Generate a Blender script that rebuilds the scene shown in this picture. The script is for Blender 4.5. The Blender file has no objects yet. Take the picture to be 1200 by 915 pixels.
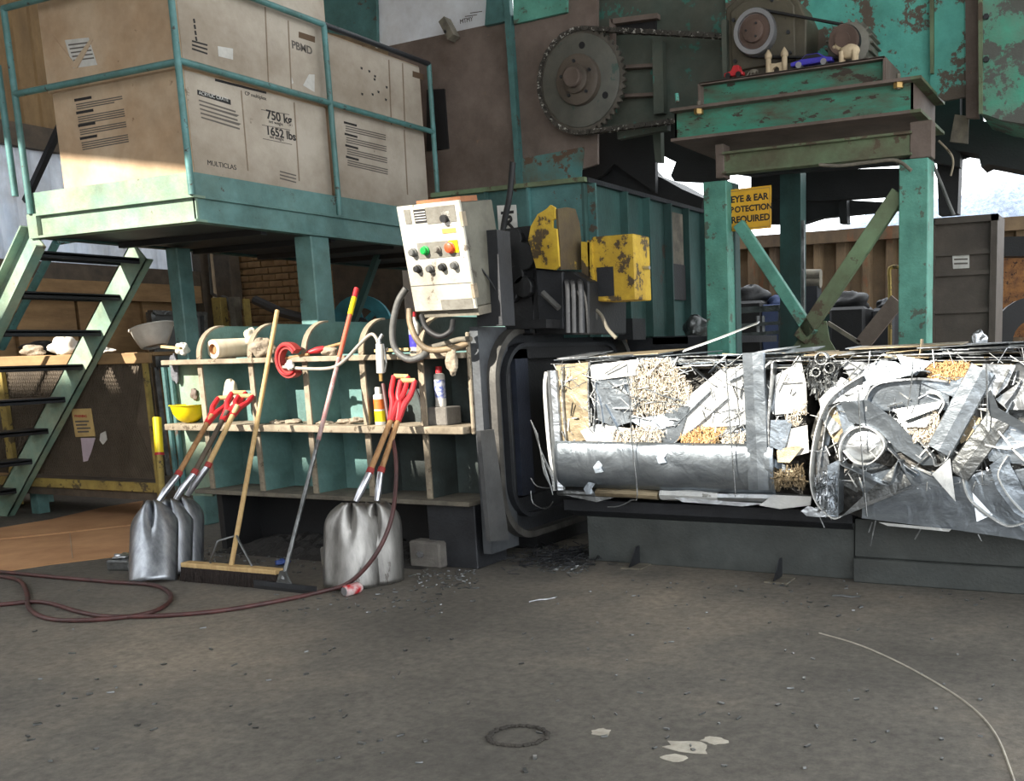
import bpy, bmesh, math, random
from mathutils import Vector as V, Matrix, Euler, Quaternion
random.seed(7)
R = math.radians
sc = bpy.context.scene
COL = sc.collection

# ------------------------------------------------------------------ camera
F, CX, CY, H = 1162.0, 825.0, 596.5, 1.35
yaw, pit, rol = R(-24.14), R(-9.35), R(-1.54)
fw = V((math.sin(yaw)*math.cos(pit), math.cos(yaw)*math.cos(pit), math.sin(pit)))
r0 = V((math.cos(yaw), -math.sin(yaw), 0)); u0 = r0.cross(fw)
rt = r0*math.cos(rol)+u0*math.sin(rol); up = -r0*math.sin(rol)+u0*math.cos(rol)
C0 = V((0, 0, H))
cam = bpy.data.objects.new('camera', bpy.data.cameras.new('camera')); COL.objects.link(cam)
cam.matrix_world = Matrix((( rt.x, up.x, -fw.x, 0), (rt.y, up.y, -fw.y, 0), (rt.z, up.z, -fw.z, H), (0, 0, 0, 1)))
cam.data.sensor_fit = 'HORIZONTAL'; cam.data.sensor_width = 36
cam.data.lens = F/1200*36
cam.data.shift_x = (600-CX)/1200; cam.data.shift_y = (CY-457.5)/1200
cam.data.clip_end = 300
sc.camera = cam

# ------------------------------------------------------------------ world, sun, exposure
S = V((-.30, -1, .62)).normalized()          # direction to the sun
w = bpy.data.worlds.new('world'); sc.world = w; w.use_nodes = True
bg = w.node_tree.nodes['Background']
bg.inputs[0].default_value = (.93, .97, 1, 1); bg.inputs[1].default_value = 4.0
sun = bpy.data.objects.new('sun', bpy.data.lights.new('sun', 'SUN')); COL.objects.link(sun)
sun.data.energy = 14; sun.data.angle = R(.6); sun.data.color = (1, .94, .83)
sun.rotation_euler = S.to_track_quat('Z', 'Y').to_euler(); sun.location = (-8, -8, 9)
sc.view_settings.view_transform = 'Standard'; sc.view_settings.look = 'None'
sc.view_settings.gamma = 1; sc.view_settings.exposure = 0.0
sc.view_settings.use_curve_mapping = False

# ------------------------------------------------------------------ pixel helpers (1200x915 photo)
def ray(x, y): return fw+rt*((x-CX)/F)-up*((y-CY)/F)
def on(x, y, ax, v):
    d = ray(x, y); return C0+d*((v-C0[ax])/d[ax])
def PX(x, y, X): return on(x, y, 0, X)
def PY(x, y, Y): return on(x, y, 1, Y)
def PZ(x, y, Z=0.0): return on(x, y, 2, Z)

# ------------------------------------------------------------------ materials
def lin(c):
    return tuple(((v/255)/12.92 if v/255 <= .04045 else ((v/255+.055)/1.055)**2.4) for v in c)+(1,)
MATS = {}
def mat(name, c, c2=None, s=6, amt=.6, rough=.6, metal=0.0, bump=.15, chip=None, chip_at=.6, chip_s=9, fine=60,
        stretch=(1, 1, 1), grime=.45, crumple=0):
    if name in MATS: return MATS[name]
    m = bpy.data.materials.new(name); m.use_nodes = True; nt = m.node_tree; N = nt.nodes; L = nt.links
    b = N['Principled BSDF']
    tc = N.new('ShaderNodeTexCoord'); mp = N.new('ShaderNodeMapping'); mp.inputs['Scale'].default_value = stretch
    L.new(tc.outputs['Object'], mp.inputs[0])
    n1 = N.new('ShaderNodeTexNoise'); n1.inputs['Scale'].default_value = s; n1.inputs['Detail'].default_value = 8
    n1.inputs['Roughness'].default_value = .65
    L.new(mp.outputs[0], n1.inputs[0])
    rp = N.new('ShaderNodeValToRGB'); rp.color_ramp.elements[0].position = .5-.25*amt; rp.color_ramp.elements[1].position = .5+.25*amt+.02
    rp.color_ramp.elements[0].color = lin(c); rp.color_ramp.elements[1].color = lin(c2 or c)
    L.new(n1.outputs[0], rp.inputs[0]); out = rp.outputs[0]
    n2 = N.new('ShaderNodeTexNoise'); n2.inputs['Scale'].default_value = fine; n2.inputs['Detail'].default_value = 4
    L.new(mp.outputs[0], n2.inputs[0])
    rough_out = None
    if chip:
        n3 = N.new('ShaderNodeTexNoise'); n3.inputs['Scale'].default_value = chip_s; n3.inputs['Detail'].default_value = 10
        n3.inputs['Roughness'].default_value = .7
        L.new(mp.outputs[0], n3.inputs[0])
        r3 = N.new('ShaderNodeValToRGB'); r3.color_ramp.elements[0].position = chip_at-.012; r3.color_ramp.elements[1].position = chip_at+.012
        L.new(n3.outputs[0], r3.inputs[0])
        mx = N.new('ShaderNodeMix'); mx.data_type = 'RGBA'
        L.new(r3.outputs[0], mx.inputs[0]); L.new(out, mx.inputs[6]); mx.inputs[7].default_value = lin(chip); out = mx.outputs[2]
    if grime and metal < .7:
        n4 = N.new('ShaderNodeTexNoise'); n4.inputs['Scale'].default_value = 1.7; n4.inputs['Detail'].default_value = 12; n4.inputs['Roughness'].default_value = .72
        L.new(tc.outputs['Object'], n4.inputs[0])
        r4 = N.new('ShaderNodeValToRGB'); r4.color_ramp.elements[0].position = .38; r4.color_ramp.elements[1].position = .66
        r4.color_ramp.elements[0].color = (1, 1, 1, 1); r4.color_ramp.elements[1].color = (.42, .36, .3, 1); L.new(n4.outputs[0], r4.inputs[0])
        m4 = N.new('ShaderNodeMix'); m4.data_type = 'RGBA'; m4.blend_type = 'MULTIPLY'; m4.inputs[0].default_value = grime
        L.new(out, m4.inputs[6]); L.new(r4.outputs[0], m4.inputs[7]); out = m4.outputs[2]
    L.new(out, b.inputs['Base Color'])
    b.inputs['Roughness'].default_value = rough; b.inputs['Metallic'].default_value = metal
    if bump:
        bp = N.new('ShaderNodeBump'); bp.inputs['Strength'].default_value = bump; bp.inputs['Distance'].default_value = .02
        L.new(n2.outputs[0], bp.inputs['Height']); L.new(bp.outputs[0], b.inputs['Normal'])
        if crumple:
            n5 = N.new('ShaderNodeTexNoise'); n5.inputs['Scale'].default_value = 7; n5.inputs['Detail'].default_value = 3; n5.inputs['Distortion'].default_value = .8
            L.new(tc.outputs['Object'], n5.inputs[0]); b5 = N.new('ShaderNodeBump'); b5.inputs['Strength'].default_value = crumple; b5.inputs['Distance'].default_value = .06
            L.new(n5.outputs[0], b5.inputs['Height']); L.new(b5.outputs[0], bp.inputs['Normal'])
    MATS[name] = m
    return m
RUST = (72, 56, 46)
TEAL = mat('teal_paint', (112, 150, 146), (84, 122, 120), 3, rough=.6, chip=(72, 68, 60), chip_at=.655, chip_s=7, grime=.75)
TEALSUN = mat('teal_worn_sunlit', (116, 152, 138), (156, 168, 144), 2.5, rough=.65, chip=(112, 106, 86), chip_at=.65, chip_s=5, grime=.75)  # worn teal made paler: sunlight on the front faces put into the colour
RAILM = mat('rail_paint', (92, 144, 144), (78, 118, 114), 6, grime=.6, rough=.5, chip=(66, 62, 54), chip_at=.62, chip_s=14)
GREEN = mat('green_peeling', (98, 186, 170), (74, 152, 140), 3, rough=.6, chip=(92, 82, 70), chip_at=.535, chip_s=3.6, bump=.25, grime=.5)
GREENP = mat('green_post', (100, 166, 148), (74, 134, 120), 5, rough=.6, chip=(84, 98, 86), chip_at=.59, chip_s=9, bump=.2, grime=.6)
GREENB = mat('green_beam', (112, 138, 104), (92, 92, 70), 2.2, rough=.65, chip=(84, 72, 56), chip_at=.57, chip_s=4, grime=.7)
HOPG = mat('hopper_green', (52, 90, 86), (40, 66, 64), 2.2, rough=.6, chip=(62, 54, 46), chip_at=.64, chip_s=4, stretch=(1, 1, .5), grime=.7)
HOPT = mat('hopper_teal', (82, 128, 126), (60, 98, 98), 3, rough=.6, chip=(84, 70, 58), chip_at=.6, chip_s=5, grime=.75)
BROWN = mat('brown_steel', (124, 110, 102), (98, 86, 78), 2.2, rough=.7, chip=(138, 114, 96), chip_at=.66, chip_s=6, grime=.6)
GREASY = mat('greasy_green', (88, 92, 82), (70, 82, 74), 3, rough=.6, chip=(62, 118, 106), chip_at=.6, chip_s=4, grime=.6)
DARK = mat('dark_steel', (56, 58, 62), (42, 44, 48), 4, rough=.5, metal=.3, chip=(88, 88, 90), chip_at=.72, chip_s=10)
BLACK = mat('black_steel', (30, 31, 33), (22, 22, 24), 5, rough=.6)
BED = mat('bed_steel', (74, 78, 76), (60, 64, 63), 6, rough=.6, chip=(100, 102, 98), chip_at=.74, chip_s=26)
DUST = mat('dusty_steel', (128, 122, 108), (92, 88, 80), 8, rough=.85)
EDGE = mat('worn_sunlit_edge', (166, 154, 134), (126, 116, 100), 9, rough=.85, chip=(96, 84, 68), chip_at=.6, chip_s=14, grime=.7)  # pale from wear, with some sunlight put into the tone
CARD = mat('cardboard', (204, 186, 162), (186, 152, 116), 1.3, amt=1, rough=.9, chip=(150, 124, 98), chip_at=.66, chip_s=6, bump=.05, grime=.5)
CARDS = mat('cardboard_side', (186, 176, 162), (166, 154, 138), 2, rough=.9, chip=(134, 122, 108), chip_at=.66, chip_s=6, bump=.05, grime=.5)
CARDF = mat('cardboard_floor', (204, 156, 112), (182, 134, 94), 3, rough=.9, bump=.05, grime=.2)
PRINT = mat('print_ink', (38, 36, 36), rough=.8, bump=0)
PRINTG = mat('print_grey', (98, 92, 86), rough=.8, bump=0)
PAPER = mat('white_paper', (216, 214, 208), (196, 196, 192), 12, rough=.8, bump=.03)
YEL = mat('yellow_worn', (214, 180, 56), (180, 146, 44), 6, rough=.6, chip=(84, 70, 48), chip_at=.545, chip_s=6, grime=.7)
YELS = mat('yellow_sign', (222, 172, 40), (206, 156, 34), 6, rough=.6, bump=.03)
YELB = mat('yellow_bright', (240, 216, 20), (228, 200, 16), 8, rough=.4, bump=0)
YELW = mat('yellow_wood', (176, 154, 82), (132, 114, 66), 5, rough=.85, chip=(90, 78, 56), chip_at=.58, chip_s=9, grime=.8)
RED = mat('red_paint', (196, 44, 50), (170, 34, 42), 8, rough=.45, bump=.03)
REDD = mat('red_dull', (166, 56, 50), (140, 44, 42), 8, rough=.6)
WOOD = mat('wood_handle', (176, 136, 92), (146, 106, 68), 7, rough=.7, stretch=(6, 6, .6))
WOODP = mat('wood_pale', (208, 178, 126), (184, 150, 100), 7, rough=.7, stretch=(6, 6, .6))
WOODD = mat('wood_dark', (96, 84, 70), (70, 62, 54), 7, rough=.75)
PLY = mat('plywood', (164, 132, 92), (134, 106, 74), 3, rough=.85, stretch=(.6, .6, 4))
ALU = mat('aluminium', (200, 203, 206), (166, 170, 174), 5, rough=.34, metal=.92, bump=.06, crumple=.3)
ALUB = mat('aluminium_blue', (164, 172, 180), (130, 138, 146), 4, rough=.32, metal=.9, bump=.06, stretch=(1, 1, 3), crumple=.16)
ALUW = mat('aluminium_white', (222, 222, 218), (192, 194, 194), 5, rough=.42, metal=.35, bump=.05, chip=(140, 140, 134), chip_at=.66, chip_s=9, crumple=.25, grime=.2)
ALUT = mat('aluminium_tan', (172, 156, 128), (128, 116, 94), 6, rough=.5, metal=.5, bump=.2, stretch=(1, 1, 5), crumple=.3)
ALUD = mat('aluminium_dull', (136, 138, 138), (96, 98, 98), 7, rough=.42, metal=.85, bump=.2, crumple=.35)
CURL = mat('shredded_tan', (196, 182, 160), (218, 212, 200), 30, rough=.6, bump=.2, chip=(150, 128, 104), chip_at=.58, chip_s=30, grime=0)
FOAM = mat('orange_foam', (206, 172, 124), (186, 144, 96), 14, rough=.9, bump=.3, grime=0)
BALEC = mat('bale_core', (104, 102, 98), (46, 46, 46), 11, rough=.55, metal=.6, bump=.6, fine=25, chip=(176, 158, 130), chip_at=.66, chip_s=13)
STEELP = mat('polished_steel', (198, 200, 206), (176, 178, 184), 4, rough=.28, metal=.9, bump=.02)
SHOVEL = mat('shovel_aluminium', (176, 180, 186), (128, 132, 138), 4, rough=.36, metal=.85, bump=.03, stretch=(5, 5, .7), chip=(110, 110, 110), chip_at=.72, chip_s=4)
SHOVELD = mat('shovel_dusty', (158, 156, 152), (116, 114, 112), 4, rough=.42, metal=.85, bump=.04, stretch=(4, 4, .9), chip=(96, 92, 88), chip_at=.64, chip_s=6)
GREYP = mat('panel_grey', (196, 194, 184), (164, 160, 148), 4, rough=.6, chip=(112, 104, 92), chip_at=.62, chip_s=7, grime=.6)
GREYS = mat('panel_side_shaded', (112, 110, 98), (92, 90, 80), 5, rough=.6, chip=(74, 70, 60), chip_at=.6, chip_s=7, grime=.7)  # darker copy of the panel grey, shade of the side put into the colour
RUB = mat('black_rubber', (28, 28, 30), (20, 20, 22), 8, rough=.6, bump=.05)
GREYR = mat('grey_conduit', (104, 104, 102), (78, 78, 76), 8, rough=.55)
HOSER = mat('red_hose', (94, 56, 54), (62, 42, 42), 10, rough=.5, bump=.03)
WHITE = mat('white_plastic', (226, 224, 216), (206, 202, 194), 6, rough=.5, bump=.04)
CLOTH = mat('work_glove', (170, 158, 140), (126, 114, 98), 16, rough=.95, bump=.5)
CLOTHG = mat('grey_rag', (112, 112, 118), (84, 84, 90), 14, rough=.95, bump=.5)
FILM = mat('stretch_film', (232, 222, 200), (216, 200, 172), 3, rough=.3, bump=.05, stretch=(6, 6, 1))
CORE = mat('paper_core', (166, 122, 80), rough=.9)
CORR = mat('brown_siding', (150, 122, 82), (118, 94, 62), 2, rough=.7, stretch=(2, 2, .5))
TRANSL = mat('clear_siding', (226, 230, 236), (204, 212, 222), 3, rough=.5, stretch=(2, 2, .5), bump=.05)
def glow_through(m):
    nt = m.node_tree; b = nt.nodes['Principled BSDF']; t = nt.nodes.new('ShaderNodeBsdfTranslucent'); mx = nt.nodes.new('ShaderNodeMixShader'); mx.inputs[0].default_value = .55
    src = b.inputs['Base Color'].links[0].from_socket; nt.links.new(src, t.inputs[0]); out = nt.nodes['Material Output']
    nt.links.new(b.outputs[0], mx.inputs[1]); nt.links.new(t.outputs[0], mx.inputs[2]); nt.links.new(mx.outputs[0], out.inputs[0])
glow_through(TRANSL)
BRICKM = mat('brick', (164, 132, 92), (136, 106, 74), 5, rough=.9)
MORTAR = mat('mortar', (140, 120, 92), (112, 96, 76), 8, rough=.95)
RUSTM = mat('container_rust', (112, 92, 66), (74, 60, 46), 2.2, rough=.85, chip=(106, 72, 46), chip_at=.6, chip_s=3, stretch=(1, 1, .3), grime=.85)
LOCK = mat('locker_steel', (88, 80, 72), (70, 63, 57), 4, rough=.65)
SCRAPM = mat('scrap_pile', (190, 204, 224), (130, 146, 170), 20, rough=.5, metal=.3, bump=.6)
BLUE = mat('blue_paint', (72, 66, 190), (60, 54, 160), 8, rough=.4)
BLUEW = mat('blue_wheel', (46, 128, 138), (36, 100, 110), 6, rough=.6)
GREENB2 = mat('green_button', (30, 160, 70), rough=.35, bump=0)
BEIGE = mat('beige_figurine', (196, 178, 148), (170, 152, 124), 20, rough=.8)
BRASS = mat('brass', (170, 140, 86), rough=.4, metal=.6, bump=0)
DIRT = mat('dirt', (70, 66, 60), (48, 45, 42), 8, rough=.95, bump=.4)
CONC = mat('concrete_block', (116, 112, 106), (92, 88, 84), 8, rough=.9, bump=.3)
WHITEB = mat('white_board', (226, 230, 234), (212, 216, 222), 1.5, rough=.5, bump=0)
BARK = mat('broom_bristle', (50, 40, 36), (36, 30, 28), 30, rough=.95, bump=.5)
ROOFM = mat('roof_metal', (150, 150, 148), rough=.7)

def floor_material():
    m = bpy.data.materials.new('floor_concrete'); m.use_nodes = True; nt = m.node_tree; N = nt.nodes; L = nt.links
    b = N['Principled BSDF']; tc = N.new('ShaderNodeTexCoord')
    def noise(s, d=8, r=.6):
        n = N.new('ShaderNodeTexNoise'); n.inputs['Scale'].default_value = s; n.inputs['Detail'].default_value = d
        n.inputs['Roughness'].default_value = r; L.new(tc.outputs['Object'], n.inputs[0]); return n
    a = noise(.55, 9, .62); rp = N.new('ShaderNodeValToRGB'); e = rp.color_ramp.elements
    e[0].position = .3; e[0].color = lin((76, 73, 68)); e[1].position = .72; e[1].color = lin((150, 138, 122))
    k = e.new(.5); k.color = lin((106, 101, 93)); L.new(a.outputs[0], rp.inputs[0])
    f = noise(22, 8, .75); r2 = N.new('ShaderNodeValToRGB'); r2.color_ramp.elements[0].position = .34; r2.color_ramp.elements[1].position = .7
    r2.color_ramp.elements[0].color = (.42, .42, .42, 1); r2.color_ramp.elements[1].color = (1.25, 1.25, 1.25, 1); L.new(f.outputs[0], r2.inputs[0])
    mx = N.new('ShaderNodeMix'); mx.data_type = 'RGBA'; mx.blend_type = 'MULTIPLY'; mx.inputs[0].default_value = .75
    L.new(rp.outputs[0], mx.inputs[6]); L.new(r2.outputs[0], mx.inputs[7])
    g = noise(130, 3, .6); r3 = N.new('ShaderNodeValToRGB'); r3.color_ramp.elements[0].position = .715; r3.color_ramp.elements[1].position = .75
    L.new(g.outputs[0], r3.inputs[0]); m2 = N.new('ShaderNodeMix'); m2.data_type = 'RGBA'; L.new(r3.outputs[0], m2.inputs[0])
    L.new(mx.outputs[2], m2.inputs[6]); m2.inputs[7].default_value = lin((168, 160, 148))
    L.new(m2.outputs[2], b.inputs['Base Color']); b.inputs['Roughness'].default_value = .78
    bp = N.new('ShaderNodeBump'); bp.inputs['Strength'].default_value = .35; bp.inputs['Distance'].default_value = .015
    L.new(f.outputs[0], bp.inputs['Height']); L.new(bp.outputs[0], b.inputs['Normal'])
    return m
FLOORM = floor_material()

# ------------------------------------------------------------------ mesh builder
Z = V((0, 0, 1))
class G:
    def __init__(s): s.v = []; s.f = []
    def add(s, vs, fs):
        o = len(s.v); s.v += [V(p) for p in vs]; s.f += [tuple(i+o for i in f) for f in fs]; return s
    def hexa(s, p): return s.add(p, [(0, 3, 2, 1), (4, 5, 6, 7), (0, 1, 5, 4), (1, 2, 6, 5), (2, 3, 7, 6), (3, 0, 4, 7)])
    def box(s, a, b):
        x0, x1 = sorted((a[0], b[0])); y0, y1 = sorted((a[1], b[1])); z0, z1 = sorted((a[2], b[2]))
        return s.hexa([(x0, y0, z0), (x1, y0, z0), (x1, y1, z0), (x0, y1, z0), (x0, y0, z1), (x1, y0, z1), (x1, y1, z1), (x0, y1, z1)])
    def obox(s, c, size, rot=None):
        M = (rot.to_matrix() if rot is not None else Matrix.Identity(3)); c = V(c); hx, hy, hz = [k/2 for k in size]
        return s.hexa([c+M@V(p) for p in [(-hx, -hy, -hz), (hx, -hy, -hz), (hx, hy, -hz), (-hx, hy, -hz), (-hx, -hy, hz), (hx, -hy, hz), (hx, hy, hz), (-hx, hy, hz)]])
    def beam(s, p0, p1, w, h, ref=Z, off=(0, 0)):
        p0, p1 = V(p0), V(p1); d = (p1-p0).normalized(); sd = d.cross(ref).normalized(); un = sd.cross(d).normalized()
        p0 = p0+sd*off[0]+un*off[1]; p1 = p1+sd*off[0]+un*off[1]; a = sd*(w/2); b = un*(h/2)
        return s.hexa([p0-a-b, p0+a-b, p1+a-b, p1-a-b, p0-a+b, p0+a+b, p1+a+b, p1-a+b])
    def cyl(s, p0, p1, ra, rb=None, n=14, caps=True):
        p0, p1 = V(p0), V(p1); rb = ra if rb is None else rb; d = (p1-p0).normalized()
        ref = Z if abs(d.z) < .9 else V((1, 0, 0)); a = d.cross(ref).normalized(); b = d.cross(a)
        vs = []; fs = []
        for p, rr in ((p0, ra), (p1, rb)):
            for i in range(n):
                t = 2*math.pi*i/n; vs.append(p+a*(rr*math.cos(t))+b*(rr*math.sin(t)))
        for i in range(n): j = (i+1) % n; fs.append((i, j, n+j, n+i))
        if caps: fs.append(tuple(range(n-1, -1, -1))); fs.append(tuple(range(n, 2*n)))
        return s.add(vs, fs)
    def lathe(s, p0, ax, prof, n=20, caps=True):
        p0 = V(p0); d = V(ax).normalized(); ref = Z if abs(d.z) < .9 else V((1, 0, 0)); a = d.cross(ref).normalized(); b = d.cross(a)
        vs = []; fs = []
        for rr, h in prof:
            for i in range(n):
                t = 2*math.pi*i/n; vs.append(p0+d*h+a*(rr*math.cos(t))+b*(rr*math.sin(t)))
        for k in range(len(prof)-1):
            for i in range(n): j = (i+1) % n; fs.append((k*n+i, k*n+j, k*n+n+j, k*n+n+i))
        if caps: fs.append(tuple(range(n-1, -1, -1))); fs.append(tuple(range((len(prof)-1)*n, len(prof)*n)))
        return s.add(vs, fs)
    def tube(s, pts, r, n=8, smooth=0, closed=False):
        pts = [V(p) for p in pts]
        if smooth:
            n0 = len(pts); pts = crv(pts, smooth)
            if isinstance(r, (list, tuple)):
                q_ = [i*(n0-1)/(len(pts)-1) for i in range(len(pts))]
                r = [r[min(int(k), n0-2)]*(1-(k-min(int(k), n0-2)))+r[min(int(k), n0-2)+1]*(k-min(int(k), n0-2)) for k in q_]
        m = len(pts); rings = []; prev = None
        for i, p in enumerate(pts):
            d = (pts[min(i+1, m-1)]-pts[max(i-1, 0)]).normalized()
            if prev is None:
                ref = Z if abs(d.z) < .9 else V((1, 0, 0)); a = d.cross(ref).normalized()
            else: a = (prev-d*prev.dot(d)).normalized()
            prev = a; b = d.cross(a); rr = r[i] if isinstance(r, (list, tuple)) else r
            rings.append([p+a*(rr*math.cos(2*math.pi*k/n))+b*(rr*math.sin(2*math.pi*k/n)) for k in range(n)])
        vs = [q for g in rings for q in g]; fs = []
        for i in range(m-1):
            for k in range(n): j = (k+1) % n; fs.append((i*n+k, i*n+j, i*n+n+j, i*n+n+k))
        fs.append(tuple(range(n-1, -1, -1))); fs.append(tuple(range((m-1)*n, m*n)))
        return s.add(vs, fs)
    def prism(s, poly, vec):
        n = len(poly); poly = [V(p) for p in poly]; vec = V(vec)
        fs = [tuple(range(n-1, -1, -1)), tuple(range(n, 2*n))]
        for i in range(n): j = (i+1) % n; fs.append((i, j, n+j, n+i))
        return s.add(poly+[p+vec for p in poly], fs)
    def ribbon(s, pts, vec, th):
        """strip following pts, as wide as vec, th thick"""
        pts = [V(p) for p in pts]; vec = V(vec); m = len(pts); vs = []; fs = []
        for i, p in enumerate(pts):
            d = (pts[min(i+1, m-1)]-pts[max(i-1, 0)]).normalized(); nn = d.cross(vec).normalized()*(th/2)
            vs += [p-nn, p+nn, p+nn+vec, p-nn+vec]
        for i in range(m-1):
            for k in range(4): j = (k+1) % 4; fs.append((i*4+k, i*4+j, i*4+4+j, i*4+4+k))
        fs.append((3, 2, 1, 0)); fs.append(tuple((m-1)*4+k for k in range(4)))
        return s.add(vs, fs)
    def sph(s, c, r, n=12, m=8):
        c = V(c); r = V(r) if hasattr(r, '__len__') else V((r, r, r)); vs = [c+V((0, 0, r.z))]; fs = []
        for i in range(1, m):
            a = math.pi*i/m
            for k in range(n):
                t = 2*math.pi*k/n; vs.append(c+V((r.x*math.sin(a)*math.cos(t), r.y*math.sin(a)*math.sin(t), r.z*math.cos(a))))
        vs.append(c-V((0, 0, r.z))); last = len(vs)-1
        for k in range(n): fs.append((0, 1+k, 1+(k+1) % n)); fs.append((last, last-n+(k+1) % n, last-n+k))
        for i in range(m-2):
            for k in range(n): j = (k+1) % n; a = 1+i*n; fs.append((a+k, a+n+k, a+n+j, a+j))
        return s.add(vs, fs)
    def grid(s, fn, nu, nv, th=0):
        vs = [fn(i/nu, j/nv) for j in range(nv+1) for i in range(nu+1)]; fs = []
        for j in range(nv):
            for i in range(nu): a = j*(nu+1)+i; fs.append((a, a+1, a+nu+2, a+nu+1))
        return s.add(vs, fs)
    def build(s, name, m, parent=None, bevel=0, smooth=None, label=None, solid=0):
        me = bpy.data.meshes.new(name); off = V((0, 0, 0)); q = parent
        while q is not None: off += q.location; q = q.parent
        me.from_pydata([tuple(p-off) for p in s.v], [], s.f)
        bm = bmesh.new(); bm.from_mesh(me)
        bmesh.ops.recalc_face_normals(bm, faces=bm.faces)
        if bevel:
            ed = [e for e in bm.edges if len(e.link_faces) == 2 and e.calc_face_angle(0) > .6]
            bmesh.ops.bevel(bm, geom=ed, offset=bevel, segments=1, affect='EDGES', clamp_overlap=True)
        bm.to_mesh(me); bm.free()
        if smooth:
            for p in me.polygons: p.use_smooth = True
            me.set_sharp_from_angle(angle=R(smooth))
        me.materials.append(m)
        o = bpy.data.objects.new(name, me); COL.objects.link(o)
        if parent is not None: o.parent = parent
        if solid:
            md = o.modifiers.new('thickness', 'SOLIDIFY'); md.thickness = solid; md.offset = 0
        if label: o['label'] = label
        return o
def crv(pts, k=6):
    out = []; n = len(pts)
    for i in range(n-1):
        p0, p1, p2, p3 = pts[max(i-1, 0)], pts[i], pts[i+1], pts[min(i+2, n-1)]
        for j in range(k):
            t = j/k; out.append(.5*((2*p1)+(p2-p0)*t+(2*p0-5*p1+4*p2-p3)*t*t+(3*p1-p0-3*p2+p3)*t**3))
    out.append(pts[-1]); return out
def tag(o, label, cat=None, group=None, kind=None):
    if label: o['label'] = label
    if cat: o['category'] = cat
    if group: o['group'] = group
    if kind: o['kind'] = kind
    return o
def thing(name, label, cat, loc=(0, 0, 0), group=None):
    o = bpy.data.objects.new(name, None); COL.objects.link(o); o.location = V(loc); o.empty_display_size = .1
    return tag(o, label, cat, group)
def struct(o, label=None):
    o['kind'] = 'structure'
    if label: o['label'] = label
    return o
def link_copy(o, parent):
    c = o.copy(); COL.objects.link(c); c.parent = parent; return c
def text_obj(name, s, size, M, m, parent, ext=.001, align='LEFT', bold=0):
    """flat lettering; M maps text x/y plane to the world"""
    cu = bpy.data.curves.new(name, 'FONT'); cu.body = s; cu.size = size; cu.extrude = ext; cu.align_x = align; cu.offset = bold
    t = bpy.data.objects.new('tmp_text', cu); COL.objects.link(t)
    bpy.context.view_layer.update()
    me = bpy.data.meshes.new_from_object(t.evaluated_get(bpy.context.evaluated_depsgraph_get())); me.name = name
    bpy.data.objects.remove(t); bpy.data.curves.remove(cu)
    off = V((0, 0, 0)); q = parent
    while q is not None: off += q.location; q = q.parent
    me.transform(Matrix.Translation(-off) @ M); me.materials.clear(); me.materials.append(m)
    o = bpy.data.objects.new(name, me); COL.objects.link(o); o.parent = parent
    return o
def frame_M(o, ex, ey):
    ex = V(ex).normalized(); ez = ex.cross(V(ey)).normalized(); ey = ez.cross(ex); o = V(o)
    return Matrix(((ex.x, ey.x, ez.x, o.x), (ex.y, ey.y, ez.y, o.y), (ex.z, ey.z, ez.z, o.z), (0, 0, 0, 1)))

# ================================================================== THE SETTING
fl = G().box((-30, -12, -.2), (14, 34, 0)).build('floor', FLOORM); struct(fl, 'dusty grey concrete yard floor')
def blot(px, py, r, sx, m, name, n=14):
    c = PZ(px, py); pts = []
    for i in range(n):
        t = 2*math.pi*i/n; q = r*(.75+.5*random.random()); pts.append(c+V((q*sx*math.cos(t), q*math.sin(t), 0)))
    return G().prism(pts, (0, 0, .002)).build(name, m, fl)
PAINTW = mat('white_paint_spill', (196, 190, 176), (160, 154, 142), 14, rough=.9, bump=.2)
for (x, y, r, sx) in ((704, 858, .035, 1.1), (806, 876, .05, 1.6), (790, 888, .03, 1.6), (838, 868, .03, 1.5)): blot(x, y, r, sx, PAINTW, 'paint_spill')
cr = [PZ(x, y)+V((0, 0, .001)) for x, y in ((960, 742), (1010, 757), (1070, 785), (1130, 822), (1165, 858), (1185, 905), (1192, 930))]
G().tube(cr, .0045, 5, smooth=5).build('chalk_line', PAINTW, fl)
rg = G()
for i in range(46):
    t = 2*math.pi*i/46; c = PZ(607, 863)+V((.1*math.cos(t)*(1+.12*random.random()), .085*math.sin(t)*(1+.12*random.random()), .004))
    rg.sph(c, (.012, .009, .006), 6, 4)
o = rg.build('dirt_ring', DIRT, fl); o['kind'] = 'stuff'

# unseen canopy roof, its edge shaped to bound the sunlit band
HR = 6.2
def sunhit(p, z): p = V(p); return p+S*((z-p.z)/S.z)
e1, e2, e3 = sunhit((-6.2, 4.75, 2.66), HR), sunhit((-4, 5, 2.16), HR), sunhit((-.5, 5, 1.34), HR)
d12 = (e1-e2).normalized(); d23 = (e3-e2).normalized()
rp = [e1+d12*8, e2, e3, e3+d23*7, V((5, 9, HR)), V(((e1+d12*8).x, 9, HR))]
rp = [V((p.x, p.y, HR)) for p in rp]
struct(G().prism(rp, (0, 0, .12)).build('shade_roof', ROOFM), 'unseen canopy roof shaped to shade the machines')
G1 = G().box((-22, -8.6, 0), (0, -8.2, .78+13.2*.62)).box((-22, -8.6, .78+13.2*.62), (-6.72-13.5*.3, -8.2, 1.36+13.5*.62))  # added unseen blocker; its stepped top sets the lower limit of the sun
struct(G1.build('shade_wall', CONC), 'unseen wall added across the yard to block low sun')

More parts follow.
